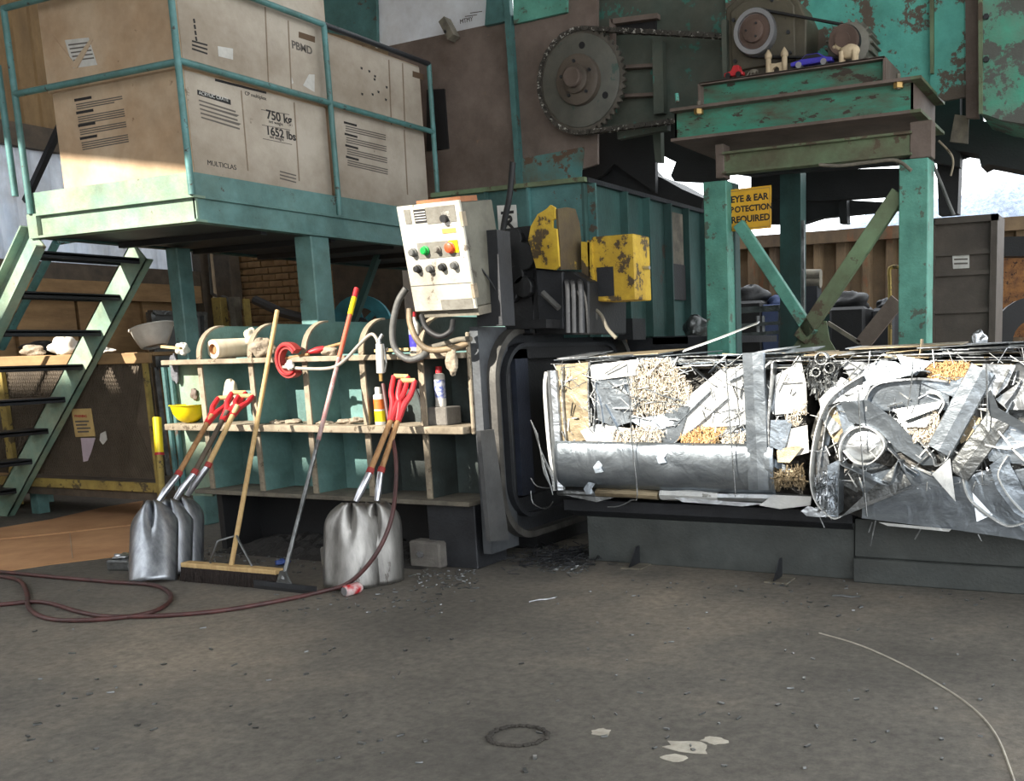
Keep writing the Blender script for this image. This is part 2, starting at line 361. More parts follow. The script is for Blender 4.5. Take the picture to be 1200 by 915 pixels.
# left wall: wood-framed corrugated siding
def corrugated(y0, y1, z0, z1, X, pitch=.2, d=.025):
    g = G(); n = int((y1-y0)/pitch*8)
    def fn(u, v):
        y = y0+(y1-y0)*u; ph = (y/pitch) % 1; q = max(0, min(1, 4*abs(ph-.5)-.5))
        return V((X+d*q, y, z0+(z1-z0)*v))
    return g.grid(fn, n, 1)
wl = G().box((-11.3, 1, 0), (-11.15, 9.3, 2.05)).build('wall_left', PLY); struct(wl, 'plywood and corrugated siding wall of the shed')
corrugated(1, 9.3, 3.72, 6.4, -11.1).build('brown_siding', CORR, wl, solid=.004)
corrugated(1, 9.3, 2.42, 3.72, -11.1).build('clear_siding', TRANSL, wl, solid=.004)
for z0, z1, m in ((3.62, 3.86, WOODD), (2.26, 2.44, WOODD), (2.05, 2.26, PLY)): G().box((-11.15, 1, z0), (-10.98, 9.28, z1)).build('girt', m, wl)
for y in (3.2, 6.2, 9.15): G().box((-11.15, y, 0), (-10.95, y+.14, 6.3)).build('wall_post', WOODD, wl)
for y in (6.9, 7.6, 8.4): G().box((-11.15, y, .9), (-11.1, y+.66, 2.05)).build('plywood_sheet', PLY, wl)
# back wall of bricks
wb = G().box((-11.3, 9.42, 0), (-7.2, 9.6, 6.3)).build('wall_back', MORTAR); struct(wb, 'tan brick back wall below the platform')
bm_ = None
for r_ in range(17):
    for c_ in range(14):
        x = -10.85+c_*.225+(.11 if r_ % 2 else 0); z = 1.42+r_*.083
        if bm_ is None:
            bm_ = G().box((-.106, -.02, -.035), (.106, .02, .035)).build('brick', BRICKM, wb, bevel=.006); b = bm_
        else: b = link_copy(bm_, wb)
        b.location = (x, 9.405+random.uniform(-.006, .006), z)
pn = thing('electrical_box', 'dark electrical box with conduit on the brick wall', 'box', (-10.6, 9.3, 2.0))
G().box((-10.78, 9.2, 1.95), (-10.5, 9.36, 2.75)).build('box_body', WOODD, pn, bevel=.01)
G().tube([(-10.95, 9.3, 3.2), (-10.95, 9.28, 2.3), (-10.88, 9.25, 2.15), (-10.6, 9.2, 2.1), (-10.55, 9.2, 1.9)], .02, 7, smooth=4).build('conduit', GREYR, pn)

# ================================================================== PLATFORM, STAIRS, BOXES
XR, YF = -5.62, 4.7                     # right face, front face of the platform
XL, YB = -7.29, 7.35
pf = thing('platform', 'teal steel platform with pipe railing carrying stacked cardboard boxes', 'platform', (-6.4, 6, 0))
g = G().box((XL+.1, YF+.03, 2.225), (XR-.02, YF+.045, 2.385)).box((XL+.1, YF, 2.225), (XR, YF+.09, 2.24)).box((XL+.1, YF, 2.375), (XR, YF+.09, 2.39))
g.build('front_beam', TEALSUN, pf)
g = G().box((XR-.045, YF+.03, 2.225), (XR-.03, YB, 2.385)).box((XR-.09, YF+.09, 2.225), (XR, YB, 2.24)).box((XR-.09, YF+.09, 2.375), (XR, YB, 2.39))
g.build('side_beam', TEAL, pf)
G().box((XL, YF+.02, 2.39), (XR-.02, YF+.03, 2.535)).build('toe_board', TEALSUN, pf)
G().box((XR-.03, YF+.03, 2.39), (XR-.02, YB, 2.535)).build('toe_board', TEAL, pf)
G().box((XL, YF, 2.225), (XL+.1, YF+.09, 2.39)).build('end_plate', TEALSUN, pf)
G().box((XL+.02, YF+.05, 2.34), (XR-.05, YB, 2.372)).build('deck', BLACK, pf)
G().box((XL+.1, YF+.09, 2.24), (XR-.09, 8.8, 2.25)).build('soffit', DARK, pf)
G().box((XL+.02, YF+.09, 2.225), (XL+.1, 8.8, 2.372)).build('end_beam', HOPG, pf)
for y in (5.3, 5.95, 6.6, 7.25, 8.0, 8.75): G().box((XL+.1, y, 2.2), (XR-.09, y+.05, 2.24)).build('joist', BLACK, pf)
def column(x, y, wx, wy, m=TEAL): G().box((x-wx/2, y-wy/2, 0), (x+wx/2, y+wy/2, 2.226)).build('column', m, pf, bevel=.008)
column(-5.73, 5.78, .17, .18); column(-7.1, 5.74, .13, .13); column(-5.73, 7.2, .15, .15, HOPG); column(-7.1, 7.2, .13, .13, HOPG)
G().beam((-7.1, 7.2, 1.0), (-6.4, 7.25, 2.26), .05, .05).build('brace', HOPG, pf)
RR = .021
zm = PY(150, 84, YF).z; zt = PX(503.8, 75.4, XR-.01).z
def post(x, y, top): G().cyl((x, y, 2.39), (x, y, top), RR, n=10).build('rail_post', RAILM, pf, smooth=40)
py_mid = PX(397, 225, XR).y; py_far = PX(514, 229, XR).y
for (x, y) in ((XL+.05, YF), (XR-.01, YF), (XR-.01, py_mid), (XR-.01, py_far)): post(x, y, zt)
def rail(a, b, m=RAILM): G().cyl(a, b, RR, n=10).build('rail', m, pf, smooth=40)
rail((XL+.05, YF, zm), (XR-.01, YF, zm)); rail((XL+.05, YF, zt), (XR-.01, YF, zt))
zmr = PX(397, 123, XR).z; rail((XR-.01, YF, zmr), (XR-.01, py_far, zmr))
rail((XR-.01, YF, zt), (XR-.01, py_mid, zt)); rail((XR-.01, py_mid, zt), (XR-.01, py_far, zt), DARK)

# boxes
def gaylord(label, x0, x1, y0, y1, z0, z1, tilt=0):
    t = thing('cardboard_box', label, 'box', ((x0+x1)/2, (y0+y1)/2, z0), 'heavy cardboard boxes on the platform')
    ca = G().box((x0, y0, z0), (x1, y1, z1-.006)).build('carton', CARD, t, bevel=.006)
    G().box((x0+.01, y0+.01, z1-.006), (x1-.01, (y0+y1)/2-.003, z1)).build('flap', CARD, t)
    G().box((x0+.01, (y0+y1)/2+.003, z1-.006), (x1-.01, y1-.01, z1)).build('flap', CARD, t)
    G().box((x1, y0+.012, z0+.01), (x1+.003, y1-.012, z1-.012)).build('side_panel', CARDS, t)
    return ca
zs = PY(150, 92, YF+.1).z
bx0, bx1 = PY(72, 200, YF+.09).x, XR-.09
bf = gaylord('lower cardboard box at the platform corner printed 750 kg', bx0, bx1, YF+.09, PX(388, 200, XR-.09).y, 2.372, zs)
bt = gaylord('upper cardboard box at the platform corner with a torn white sticker', bx0-.04, bx1, YF+.09, PX(388, 100, XR-.09).y, zs, zs+.78)
yb0, yb1 = PX(392, 200, XR-.09).y+.03, PX(500, 200, XR-.09).y
bl = gaylord('lower cardboard box with a printed text block beside the far railing post', bx0, bx1, yb0, yb1, 2.372, zs+.02)
bu = gaylord('upper cardboard box with a hand slot beside the far railing post', bx0, bx1, yb0, yb1, zs+.02, zs+.545)
XB = bx1+.0035
def pr_x(name, pts, m, par, X=XB, th=.0012):     # print on a face looking +X from photo pixels
    return G().prism([PX(x, y, X) for x, y in pts], (th, 0, 0)).build(name, m, par)
def pr_y(name, pts, m, par, Y, th=.0012):
    return G().prism([PY(x, y, Y) for x, y in pts], (0, -th, 0)).build(name, m, par)
YFB = YF+.09-.0005
# front-face text block of the lower box
def q(x, y, w, h, sl): return [(x, y), (x+w, y+w*sl), (x+w+h*.15, y+w*sl+h), (x+h*.15, y+h)]
for k in range(4):
    x, y = 87+k*2.2, 116-k*.6+k*15.6
    pr_y('print_heading', q(x, y, 20, 3.2, -.18), PRINT, bf, YFB)
    for j in range(4 if k % 2 else 3):
        pr_y('print_line', q(x+2+j*.4, y+6+j*2.6, 54-(10 if j == 2 and k == 0 else 0), 1.3, -.18), PRINTG, bf, YFB)
# side face prints
pr_x('print_heading', [(231, 105), (270, 117), (270.5, 123), (231.5, 111)], PRINT, bf)
ex = PX(270, 117, XB)-PX(231, 105, XB)
text_obj('lettering', 'ACRYLIC CRATE', .031, frame_M(PX(233, 110.4, XB+.0015), (0, 1, 0), (0, 0, 1)), PAPER, bf)
for j in range(5): pr_x('print_line', [(233+j*.7, 116.5+j*5), (276+j*1.2+3*(j % 2), 130+j*5), (276+j*1.2, 132+j*5), (233+j*.7, 118.2+j*5)], PRINTG, bf)
def txx(s, size, x, y, par=bf, m=PRINT): return text_obj('lettering', s, size, frame_M(PX(x, y, XB+.0003), (0, 1, 0), (0, 0, 1)), m, par, bold=.0018 if size > .06 else 0)
txx('750 kg', .085, 312.5, 138.5); txx('1652 lbs', .08, 312, 157)
txx('net weight', .03, 315, 143.5); txx('net weight', .03, 316, 161.5); txx('MULTICLAS', .045, 243, 193); txx('CP multiplex', .035, 287, 111)
for a, b in (((306, 128), (339, 134)), ((307, 146), (340, 152)), ((308, 162), (342, 169))): pr_x('print_rule', [a, b, (b[0], b[1]+.8), (a[0], a[1]+.8)], PRINTG, bf)
pr_x('print_band', [(252, 92), (312, 107.5), (312, 110), (252, 95)], PRINT, bf)
for k in range(3): pr_x('print_line', [(328, 200+k*4), (347, 205+k*4), (347, 206.5+k*4), (328, 201.5+k*4)], PRINTG, bf)
# far lower box text block
for k in range(4):
    x, y = 403+k*.8, 142+k*13.4
    pr_x('print_heading', [(x, y), (x+15, y+4), (x+15, y+6.5), (x, y+2.5)], PRINT, bl)
    for j in range(3): pr_x('print_line', [(x+2, y+5+j*2.6), (x+49, y+16+j*2.6), (x+49, y+17.3+j*2.6), (x+2, y+6.3+j*2.6)], PRINTG, bl)
SLOT = mat('slot_dark', (96, 76, 58), rough=.9)
pr_x('hand_slot', [(350, 37), (369, 43), (369, 50), (350, 44)], SLOT, bt)
pr_x('hand_slot', [(483.5, 83), (496.5, 87), (496.5, 94), (483.5, 90)], SLOT, bu)
txx('PBMD', .075, 342, 56, bt, PRINTG)
pr_x('torn_label', [(355, 100), (362, 87), (368.5, 87.5), (368.5, 108)], PAPER, bt)
pr_x('torn_label', [(340, 86), (344, 97), (341, 99)], PAPER, bt)
pr_x('torn_label', [(255, 54), (273, 57), (273, 70), (256, 66)], PAPER, bt)
for k in range(3): pr_x('print_line', [(225, 47+k*4.5), (243, 52+k*5), (243, 54+k*5), (225, 49+k*4.5)], PRINT, bt)
for k in range(4): pr_x('print_mark', [(226+k*.8, 22+k*7), (228+k*.8, 22+k*7), (229+k*.8, 27+k*7), (227+k*.8, 27+k*7)], PRINT, bt)
for k in range(9):
    x, y = 420+random.random()*45, 66+random.random()*48+k
    pr_x('stain', [(x, y), (x+2.5, y+1), (x+2, y+3.5), (x+.4, y+2.5)], PRINT, bu)
pr_y('sticker', [(76, 47), (104, 44), (114, 76), (86, 80)], PAPER, bt, YFB)
for k in range(5): pr_y('print_line', [(80+k*1.5, 52+k*4.5), (104+k*1.5, 49+k*4.5), (104.4+k*1.5, 50.6+k*4.5), (80.4+k*1.5, 53.6+k*4.5)], PRINTG, bt, YFB-.0013)
pr_y('tear_strip', [(56, 35), (62, 42), (87, 73), (107, 45), (109, 47), (91, 80), (84, 79), (60, 52)], CARD, bt, YFB-.002, .006)

for (x0, y0, x1, y1, par) in ((337, 24, 341, 108, bt), (310, 8, 314, 96, bt), (344, 120, 350, 212, bf), (282, 106, 290, 200, bf), (471, 74, 474, 150, bu), (473, 152, 477, 228, bl), (455, 70, 458, 146, bu)):
    pr_x('panel_crease', [(x0, y0), (x0+1.2, y0+.3), (x1+1.2, y1+.3), (x1, y1)], mat('crease_brown', (136, 120, 102), rough=.9), par, XB+.0002, .002)
# stairs
st = thing('stairs', 'teal steel stairs with dark treads climbing to the platform', 'stairs', (-8.3, 5.1, 0))
def stringer(y, x0, z0, m):
    a, b = V((x0, y, z0)), V((x0-2.36, y, z0-2.3)); d = (b-a).normalized(); n = V((d.z, 0, -d.x))
    if n.z < 0: n = -n
    g = G(); wv = .105
    g.hexa([a-n*wv+V((0, 0, 0)), b-n*wv, b-n*wv+V((0, .012, 0)), a-n*wv+V((0, .012, 0)), a+n*wv, b+n*wv, b+n*wv+V((0, .012, 0)), a+n*wv+V((0, .012, 0))])
    sgn = -1 if y < 5 else 1
    for k in (-1, 1):
        p = n*(wv*k)
        g.hexa([a+p, b+p, b+p+V((0, .06*sgn, 0)), a+p+V((0, .06*sgn, 0)), a+p-n*(.012*k), b+p-n*(.012*k), b+p-n*(.012*k)+V((0, .06*sgn, 0)), a+p-n*(.012*k)+V((0, .06*sgn, 0))])
    g.build('stringer', m, st)
stringer(4.72, -7.24, 2.24, TEALSUN); stringer(5.49, -7.22, 2.2, TEALSUN)
zt0, xt0 = 2.13, -7.25
for k in range(8):
    x, z = xt0-.275*k, zt0-.268*k
    G().box((x-.2, 4.735, z-.012), (x+.03, 5.485, z+.012)).box((x-.2, 4.735, z-.035), (x-.19, 5.485, z)).box((x+.02, 4.735, z-.035), (x+.03, 5.485, z)).build('tread', BLACK if k % 2 else DARK, st)
a = PY(18, 230, 4.7); b_ = PY(-5, 40, 4.7)
G().cyl(a, V((a.x, a.y, 3.4)), RR, n=10).build('handrail_post', RAILM, st, smooth=40)
G().cyl((a.x, a.y, 3.4), (a.x-2.2, a.y, 1.25), RR, n=10).build('handrail', RAILM, st, smooth=40)
pb = thing('sloping_brace_pipe', 'teal sloping pipe behind the stair treads', 'pipe', PY(0, 412, 6.65))
G().cyl(PY(2, 408, 6.65), PY(66, 284, 6.65), .035, n=10).build('pipe', RAILM, pb, smooth=40)
G().cyl(PY(66, 284, 6.65), PY(66, 284, 6.65)+V((.06, .25, .06)), .03, n=10).build('pipe_end', RAILM, pb, smooth=40)
pb2 = G().beam(PY(30, 236, 6.6), PY(76, 136, 6.6), .05, .05).build('roof_brace', DARK); tag(pb2, 'thin dark diagonal strut behind the stacked boxes', 'strut')

# ================================================================== MESH WORKBENCH
wk = thing('mesh_workbench', 'wood framed workbench with expanded metal mesh front and yellow bottom board', 'workbench', (-8, 5.5, 0))
wx0, wx1, wy = -10.3, PY(183, 500, 5.6).x, 5.6
MESH = mat('mesh_brown', (104, 92, 78), (84, 74, 62), 5, rough=.7, chip=(126, 112, 90), chip_at=.64, chip_s=90, bump=.6, fine=120)
G().box((wx0, wy, 1.39), (wx1+.05, wy+.85, 1.42)).build('top', PLY, wk, bevel=.005)
G().box((wx0, wy-.03, 1.33), (wx1+.05, wy, 1.415)).build('top_rail', PLY, wk, bevel=.005)
G().box((wx0, wy-.03, .27), (wx1, wy, .35)).build('bottom_rail', YELW, wk, bevel=.005)
G().box((wx0, wy+.0, .2), (wx1, wy+.8, .27)).build('bottom_shelf', WOODD, wk)
G().box((wx0, wy+.01, .38), (wx1, wy+.016, 1.33)).build('mesh_backing', MESH, wk)
# woven mesh strands
g = G(); k = 0; x = wx0
while x < wx1-.45:
    g.beam((x, wy-.002, .38), (x+.43, wy-.002, 1.33), .003, .005); g.beam((x+.43, wy+.002, .38), (x, wy+.002, 1.33), .003, .005); x += .03
o = g.build('mesh_strands', MESH, wk); o['kind'] = 'stuff'
for x in (PY(8, 500, 5.57).x-.045, wx1-.03): G().box((x, wy-.04, .1), (x+.09 if x < -8 else x+.03, wy-.005, 1.33)).build('frame_post', YELW, wk)
for x, y in ((PZ(40, 602).x, 5.73), (-7.5, 6.2), (-9.9, 6.2)): G().box((x-.05, y-.05, 0), (x+.05, y+.05, .2)).build('leg', TEAL, wk)
sg = thing('warning_notice', 'small yellow and white warning notice with red heading on the mesh', 'notice', PY(97, 510, wy-.035))
pts = [PY(x, y, wy-.006) for x, y in ((84, 479), (107, 478.5), (112, 511), (89, 512))]
G().prism(pts, (0, -.004, 0)).build('board', mat('notice_tan', (206, 178, 120), (190, 160, 104), 8, rough=.8, bump=.02), sg)
text_obj('lettering', 'WARNING', .034, frame_M(PY(87, 489, wy-.0115), (1, 0, 0), (0, 0, 1)), RED, sg)
for k in range(4): G().prism([PY(x, y, wy-.0105) for x, y in ((88+k, 493+k*4), (104+k-(k % 2)*3, 492.5+k*4), (104.3+k-(k % 2)*3, 494.5+k*4), (88.3+k, 495+k*4))], (0, -.001, 0)).build('print_line', PRINTG, sg)
tag(G().prism([PY(x, y, wy-.006) for x, y in ((95, 513), (112, 513), (110, 520), (107, 530), (103, 540), (98, 541))], (0, -.003, 0)).build('torn_paper', mat('paper_mauve', (196, 180, 190), rough=.9)), 'torn pale paper scrap hanging below the warning notice', 'paper')
tag(G().prism([PY(x, y, wy-.006) for x, y in ((118, 508), (124, 505), (126, 515), (121, 521), (117, 516))], (0, -.003, 0)).build('paper_patch', PAPER), 'small pale paper patch on the mesh beside the notice', 'paper')
# things on the bench
def lump(name, label, cat, c, r, m, par=None, seed=0, n=14):
    rnd = random.Random(seed); g = G(); c = V(c); r = V(r); ph = [rnd.uniform(0, 6.28) for _ in range(6)]
    def fn(u, v):
        a, t = math.pi*v, 2*math.pi*u
        k = 1+.16*math.sin(3*t+ph[0])*math.sin(a)+.12*math.sin(5*a+ph[1]+2*t)+.07*math.sin(7*t+ph[2]+5*a)*math.sin(a)
        return c+V((r.x*k*math.sin(a)*math.cos(t), r.y*k*math.sin(a)*math.sin(t), r.z*k*math.cos(a)))
    g.grid(fn, n*2, n); o = g.build(name, m, par, smooth=70)
    if par is None: tag(o, label, cat)
    return o
BT = 1.42
p = PY(180, 398, 5.9)
ba = thing('plastic_basin', 'off white plastic wash basin standing on the workbench', 'basin', (p.x, p.y, BT))
g = G(); prof = [(.11, 0), (.13, .01), (.17, .08), (.205, .16), (.215, .165), (.2, .155), (.16, .075), (.12, .02), (.0, .015)]
g.lathe((p.x, p.y, BT), (0, 0, 1), prof, 24, caps=False); g.v = [V((p.x+(v.x-p.x)*.92, p.y+(v.y-p.y)*.75, v.z+(v.x-p.x)*.22+.045)) for v in g.v]
g.build('bowl', WHITE, ba, smooth=50)
G().tube([V((p.x+.196*math.cos(t), p.y+.16*math.sin(t), BT+.163+.045+.196*math.cos(t)*.22)) for t in [i*math.pi/16 for i in range(33)]], .008, 6).build('rim', WHITE, ba, smooth=60)
lump('work_glove', 'dusty work glove lying on the workbench below the stairs', 'glove', V((PY(38, 405, 5.8).x, 5.8, BT+.045)), (.13, .06, .05), CLOTH, seed=3)
lump('white_sack', 'crumpled white plastic sack on the workbench behind the stringer', 'sack', V((PY(76, 398, 6.0).x, 6.0, BT+.075)), (.16, .1, .085), WHITE, seed=5)
lump('white_rag', 'thin white rag at the bench edge beside the basin', 'rag', V((PY(118, 410, 5.8).x, 5.8, BT+.025)), (.13, .07, .03), PAPER, seed=6)
lump('dark_bundle', 'dark bundle of hose at the back of the workbench', 'bundle', V((PY(45, 385, 6.25).x, 6.25, 1.49)), (.26, .1, .07), BLACK, seed=8)
lump('grey_glove', 'grey rag hanging beside the lit teal plate', 'rag', PY(205, 432, 5.05), (.035, .02, .1), CLOTHG, seed=9)
lump('white_knob_rag', 'small white knotted cloth on the top ledge beside the basin', 'cloth', PY(214, 409, 5.2), (.05, .04, .045), WHITE, seed=10)
# window-like frame and things behind
fr = thing('leaning_window_frame', 'grey metal window frame leaning against the shed wall', 'frame', PX(205, 400, -10.7))
fx = -10.6
def fbar(a, b): G().beam(PX(*a, fx), PX(*b, fx), .05, .09, ref=V((1, 0, 0))).build('frame_bar', ALUD, fr)
fbar((176, 366), (182, 430)); fbar((176, 366), (238, 368)); fbar((238, 366), (240, 430)); fbar((182, 430), (240, 430))
for x, y in ((182, 430), (240, 430)): q_ = PX(x, y, fx); G().box((fx-.02, q_.y-.03, 0), (fx+.02, q_.y+.03, q_.z)).build('frame_leg', ALUD, fr)
G().prism([PX(x, y, fx-.02) for x, y in ((178, 368), (237, 368), (239, 428), (183, 428))], (-.006, 0, 0)).build('pane', mat('grey_glass', (112, 116, 116), rough=.2, bump=0), fr)
for nm, lb, x0, x1, y0, y1, m in (('dark_cabinet', 'dark grey cabinet against the shed wall behind the basin', 142, 172, 362, 440, WOODD), ('yellow_board', 'ochre board leaning at the brick wall', 247, 267, 349, 440, YELW), ('grey_board', 'grey board leaning between two yellow boards', 267, 283, 348, 440, DUST), ('pale_board', 'pale yellow board leaning beside the grey board', 283, 294, 350, 440, YELW)):
    a, b = PY(x0, y0, 8.9), PY(x1, y1, 8.9)
    tag(G().box((a.x, 8.9, 0), (b.x, 9.0 if 'board' in nm else 9.3, a.z)).build(nm, m, bevel=.006), lb, 'cabinet' if 'cab' in nm else 'board')
wh = thing('flywheel', 'teal blue flywheel behind the baler', 'wheel', PY(425, 375, 8.2))
c = PY(425, 380, 8.2); n_ = V((.5, -.85, 0)).normalized(); sd = V((n_.y, -n_.x, 0))
def ring(c, n, r0_, r1_, w, seg=28):
    g = G(); a = n.cross(Z).normalized(); b = a.cross(n); vs = []; fs = []
    for i in range(seg):
        t = 2*math.pi*i/seg; e = a*math.cos(t)+b*math.sin(t)
        vs += [c+e*r0_-n*(w/2), c+e*r1_-n*(w/2), c+e*r1_+n*(w/2), c+e*r0_+n*(w/2)]
    for i in range(seg):
        j = (i+1) % seg
        for k in range(4): l = (k+1) % 4; fs.append((i*4+k, i*4+l, j*4+l, j*4+k))
    return g.add(vs, fs)
ring(c, n_, .17, .30, .12).build('rim', BLUEW, wh, smooth=40)
for k in range(3):
    t = k*math.pi/3+.3; e = sd*math.cos(t)+Z*math.sin(t); G().beam(c-e*.18, c+e*.18, .05, .05).build('spoke', BLUEW, wh)
ring(c, n_, .03, .07, .16).build('hub', DARK, wh, smooth=40)
G().box((c.x-.06, c.y+.12, 0), (c.x+.06, c.y+.22, c.z+.05)).build('bearing_stand', DARK, wh); G().cyl(c-n_*.1, V((c.x, c.y+.2, c.z)), .028, n=10).build('axle', DARK, wh)
pp = G().tube([PY(300, 352, 7.0), PY(330, 366, 6.9), PY(400, 385, 6.6)], .045, 8).build('black_pipe', RUB); tag(pp, 'black pipe lying behind the baler fins', 'pipe')
dk = G().box((PY(388, 300, 8.9).x, 8.9, 0), (PY(470, 300, 8.9).x, 9.05, 3.2)).build('dark_partition', WOODD); tag(dk, 'dark partition panel behind the blue wheel', 'panel')

# ================================================================== BALER FRAME
bl_ = thing('baler_frame', 'teal ribbed side frame of the baler with shelf ledges', 'machine frame', (-5, 5.4, 0))
FX = [-6.09, -5.6, -5.11, -4.62, -4.15]
def finpoly(x):
    p = [(5.0, .43), (5.0, 1.36)]+[(5.22-.22*math.cos(t), 1.36+.22*math.sin(t)) for t in [i*math.pi/16 for i in range(1, 9)]]+[(5.62, 1.58), (5.62, 1.36), (5.27, 1.36), (5.27, .43)]
    return [V((x, y, z)) for y, z in p]
def stripy(x, w_=.042, t_=.012):
    pts = [V((x, 5.0, .43)), V((x, 5.0, .9)), V((x, 5.0, 1.36))]+[V((x, 5.22-.22*math.cos(t), 1.36+.22*math.sin(t))) for t in [i*math.pi/16 for i in range(1, 9)]]
    return G().ribbon([p-V((w_/2, 0, 0)) for p in pts], (w_, 0, 0), t_)
f0 = e0 = None
for x in FX:
    if f0 is None:
        f0 = G().prism(finpoly(FX[0]), (.014, 0, 0)).build('fin', TEAL, bl_); f1 = G().prism(finpoly(FX[0]), (.014, 0, 0)).build('fin', mat('greasy_fin', (74, 86, 84), (50, 54, 54), 3, rough=.6, chip=(100, 110, 104), chip_at=.66, chip_s=7, grime=.8), bl_); f1.location = (FX[3]-FX[0], 0, 0); e0 = stripy(FX[0]).build('fin_edge', EDGE, bl_)
    else:
        for o in ((f0, e0) if x < -4.8 else ((e0,) if x < -4.5 else (f1, e0))): c = link_copy(o, bl_); c.location = (x-FX[0], 0, 0)
G().box((-6.42, 4.95, 1.315), (-3.8, 5.3, 1.35)).build('top_ledge', EDGE, bl_, bevel=.004)
G().box((-6.42, 4.92, .855), (-3.8, 5.27, .9)).build('middle_ledge', EDGE, bl_, bevel=.004)
G().box((-6.2, 4.93, .405), (-3.8, 5.27, .435)).build('lower_ledge', DUST, bl_, bevel=.004)
G().box((-6.42, 5.27, .435), (-4.62, 5.29, 1.325)).build('back_panel', TEAL, bl_)
G().box((-4.62, 5.27, .435), (-3.78, 5.29, 1.325)).build('back_panel', mat('greasy_fin', (70, 78, 76)), bl_)
G().box((-6.42, 5.6, 1.3), (-3.78, 5.63, 1.56)).build('top_panel', TEAL, bl_)
G().box((-6.15, 5.3, 0), (-4.1, 5.33, .405)).build('base_panel', BLACK, bl_)
for k in range(3): G().box((-6.05+k*.02, 4.99, .0), (-6.0, 5.3, .405)).build('foot_plate', BLACK, bl_) if k == 0 else None
G().box((-4.17, 4.98, 0), (-3.8, 5.3, .405)).build('foot', DARK, bl_, bevel=.006)
G().box((-4.9, 5.64, 0), (-3.79, 6.9, 1.42)).build('press_body', BLACK, bl_)
G().box((-6.15, 5.33, .05), (-4.9, 5.62, 1.3)).build('ram_housing', HOPG, bl_)
G().box((-6.5, 5.08, .36), (-6.2, 5.1, 1.32)).build('side_plate', TEALSUN, bl_)
for x in (-6.52, -6.45): G().cyl((x, 5.05, .4), (x, 5.05, 1.3), .02, n=8).build('side_pipe', HOPT, bl_)
p0, p1 = PY(549, 388, 4.98), PY(560, 505, 4.98)
G().box((p0.x-.03, 4.98, .85), (p1.x-.03, 5.06, 1.47)).build('end_post', EDGE, bl_, bevel=.006)
G().box((p1.x-.03, 5.0, .1), (p1.x+.03, 5.3, 1.5)).build('end_post_web', mat('grey_blue_steel', (76, 80, 84), (56, 58, 62), 6, rough=.6), bl_)

# discharge collar (opening faces +X)
cl = thing('discharge_collar', 'dark rounded steel discharge collar around the baler opening', 'collar', (-3.7, 5.9, 0))
def rrect(y0, y1, z0, z1, r, n=8):
    out = []
    for cy, cz, a0 in ((y1-r, z1-r, 0), (y0+r, z1-r, 90), (y0+r, z0+r, 180), (y1-r, z0+r, 270)):
        for i in range(n+1): a = R(a0+90*i/n); out.append((cy+r*math.cos(a), cz+r*math.sin(a)))
    return out
def ringplate(x0, x1, O, I):
    g = G(); n = len(O); vs = []; fs = []
    for (y, z), (yi, zi) in zip(O, I): vs += [(x0, y, z), (x1, y, z), (x1, yi, zi), (x0, yi, zi)]
    for i in range(n):
        j = (i+1) % n
        for k in range(4): l = (k+1) % 4; fs.append((i*4+k, i*4+l, j*4+l, j*4+k))
    return g.add(vs, fs)
OUT = rrect(5.06, 6.86, .14, 1.5, .34); 
ringplate(-3.8, -3.72, OUT, rrect(5.34, 6.62, .40, 1.38, .02)).build('collar_plate', DARK, cl, smooth=30)
ringplate(-3.72, -3.64, OUT, rrect(5.1, 6.82, .18, 1.46, .31)).build('rim', mat('rim_steel', (92, 90, 86), (64, 63, 61), 7, rough=.55, metal=.3), cl, smooth=30)
ringplate(-3.72, -3.66, rrect(5.2, 6.72, .27, 1.4, .24), rrect(5.225, 6.695, .295, 1.375, .22)).build('inner_rim', DARK, cl, smooth=30)
G().box((-3.72, 5.34, .42), (-3.68, 5.48, 1.36)).build('guide_plate', mat('blue_steel', (58, 64, 78), (46, 50, 62), 4, rough=.45, metal=.4), cl)
G().box((-3.72, 5.34, 1.3), (-3.68, 6.62, 1.38)).build('guide_plate', BLACK, cl)
G().box((-3.9, 5.48, .40), (-3.86, 6.62, 1.38)).build('ram_face', BLACK, cl)
a, b = PX(578, 505, -3.6), PX(578, 632, -3.6)
G().prism([PX(x, y, -3.62) for x, y in ((558, 505), (574, 503), (592, 632), (570, 634), (563, 560))], (.03, 0, 0)).build('wear_bar', mat('wear_grey', (84, 85, 86), (66, 67, 68), 6, rough=.6), cl)
for k in range(7): G().cyl((-3.64, 5.42+k*.19, 1.475), (-3.60, 5.42+k*.19, 1.475), .018, n=6).build('bolt', DARK, cl)
for k in range(5): G().cyl((-3.72, 5.13, .4+k*.2), (-3.69, 5.13, .4+k*.2), .014, n=6).build('bolt', BLACK, cl)

# ================================================================== CONTROL PANEL
cpo = PY(511, 302, 4.78)
cp = thing('control_panel', 'grey control panel box with push buttons tilted above the baler', 'control panel', cpo)
PW, PH, PD = .44, .585, .30
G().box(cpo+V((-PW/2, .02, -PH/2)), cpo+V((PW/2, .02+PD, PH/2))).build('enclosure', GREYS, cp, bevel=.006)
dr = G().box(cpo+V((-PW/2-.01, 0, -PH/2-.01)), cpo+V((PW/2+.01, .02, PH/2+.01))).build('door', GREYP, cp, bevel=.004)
G().box(cpo+V((-PW/2+.12, .03, PH/2)), cpo+V((PW/2, .18, PH/2+.03))).build('top_strip', mat('rusty_orange', (170, 110, 72), (130, 90, 66), 9, rough=.8), cp)
G().box(cpo+V((-PW/2, .03, -PH/2-.05)), cpo+V((PW/2, .02+PD, -PH/2-.001))).build('drip_tray', DUST, cp)
def pc(u, v, d): return cpo+V((u*.88, -d, v))
WORN = mat('worn_grey', (128, 126, 118), (104, 100, 92), 9, rough=.7)
def rect(u0, u1, v0, v1, m, name, th=.003, base=0): return G().box(pc(u0, v0, base), pc(u1, v1, base+th)).build(name, m, dr)
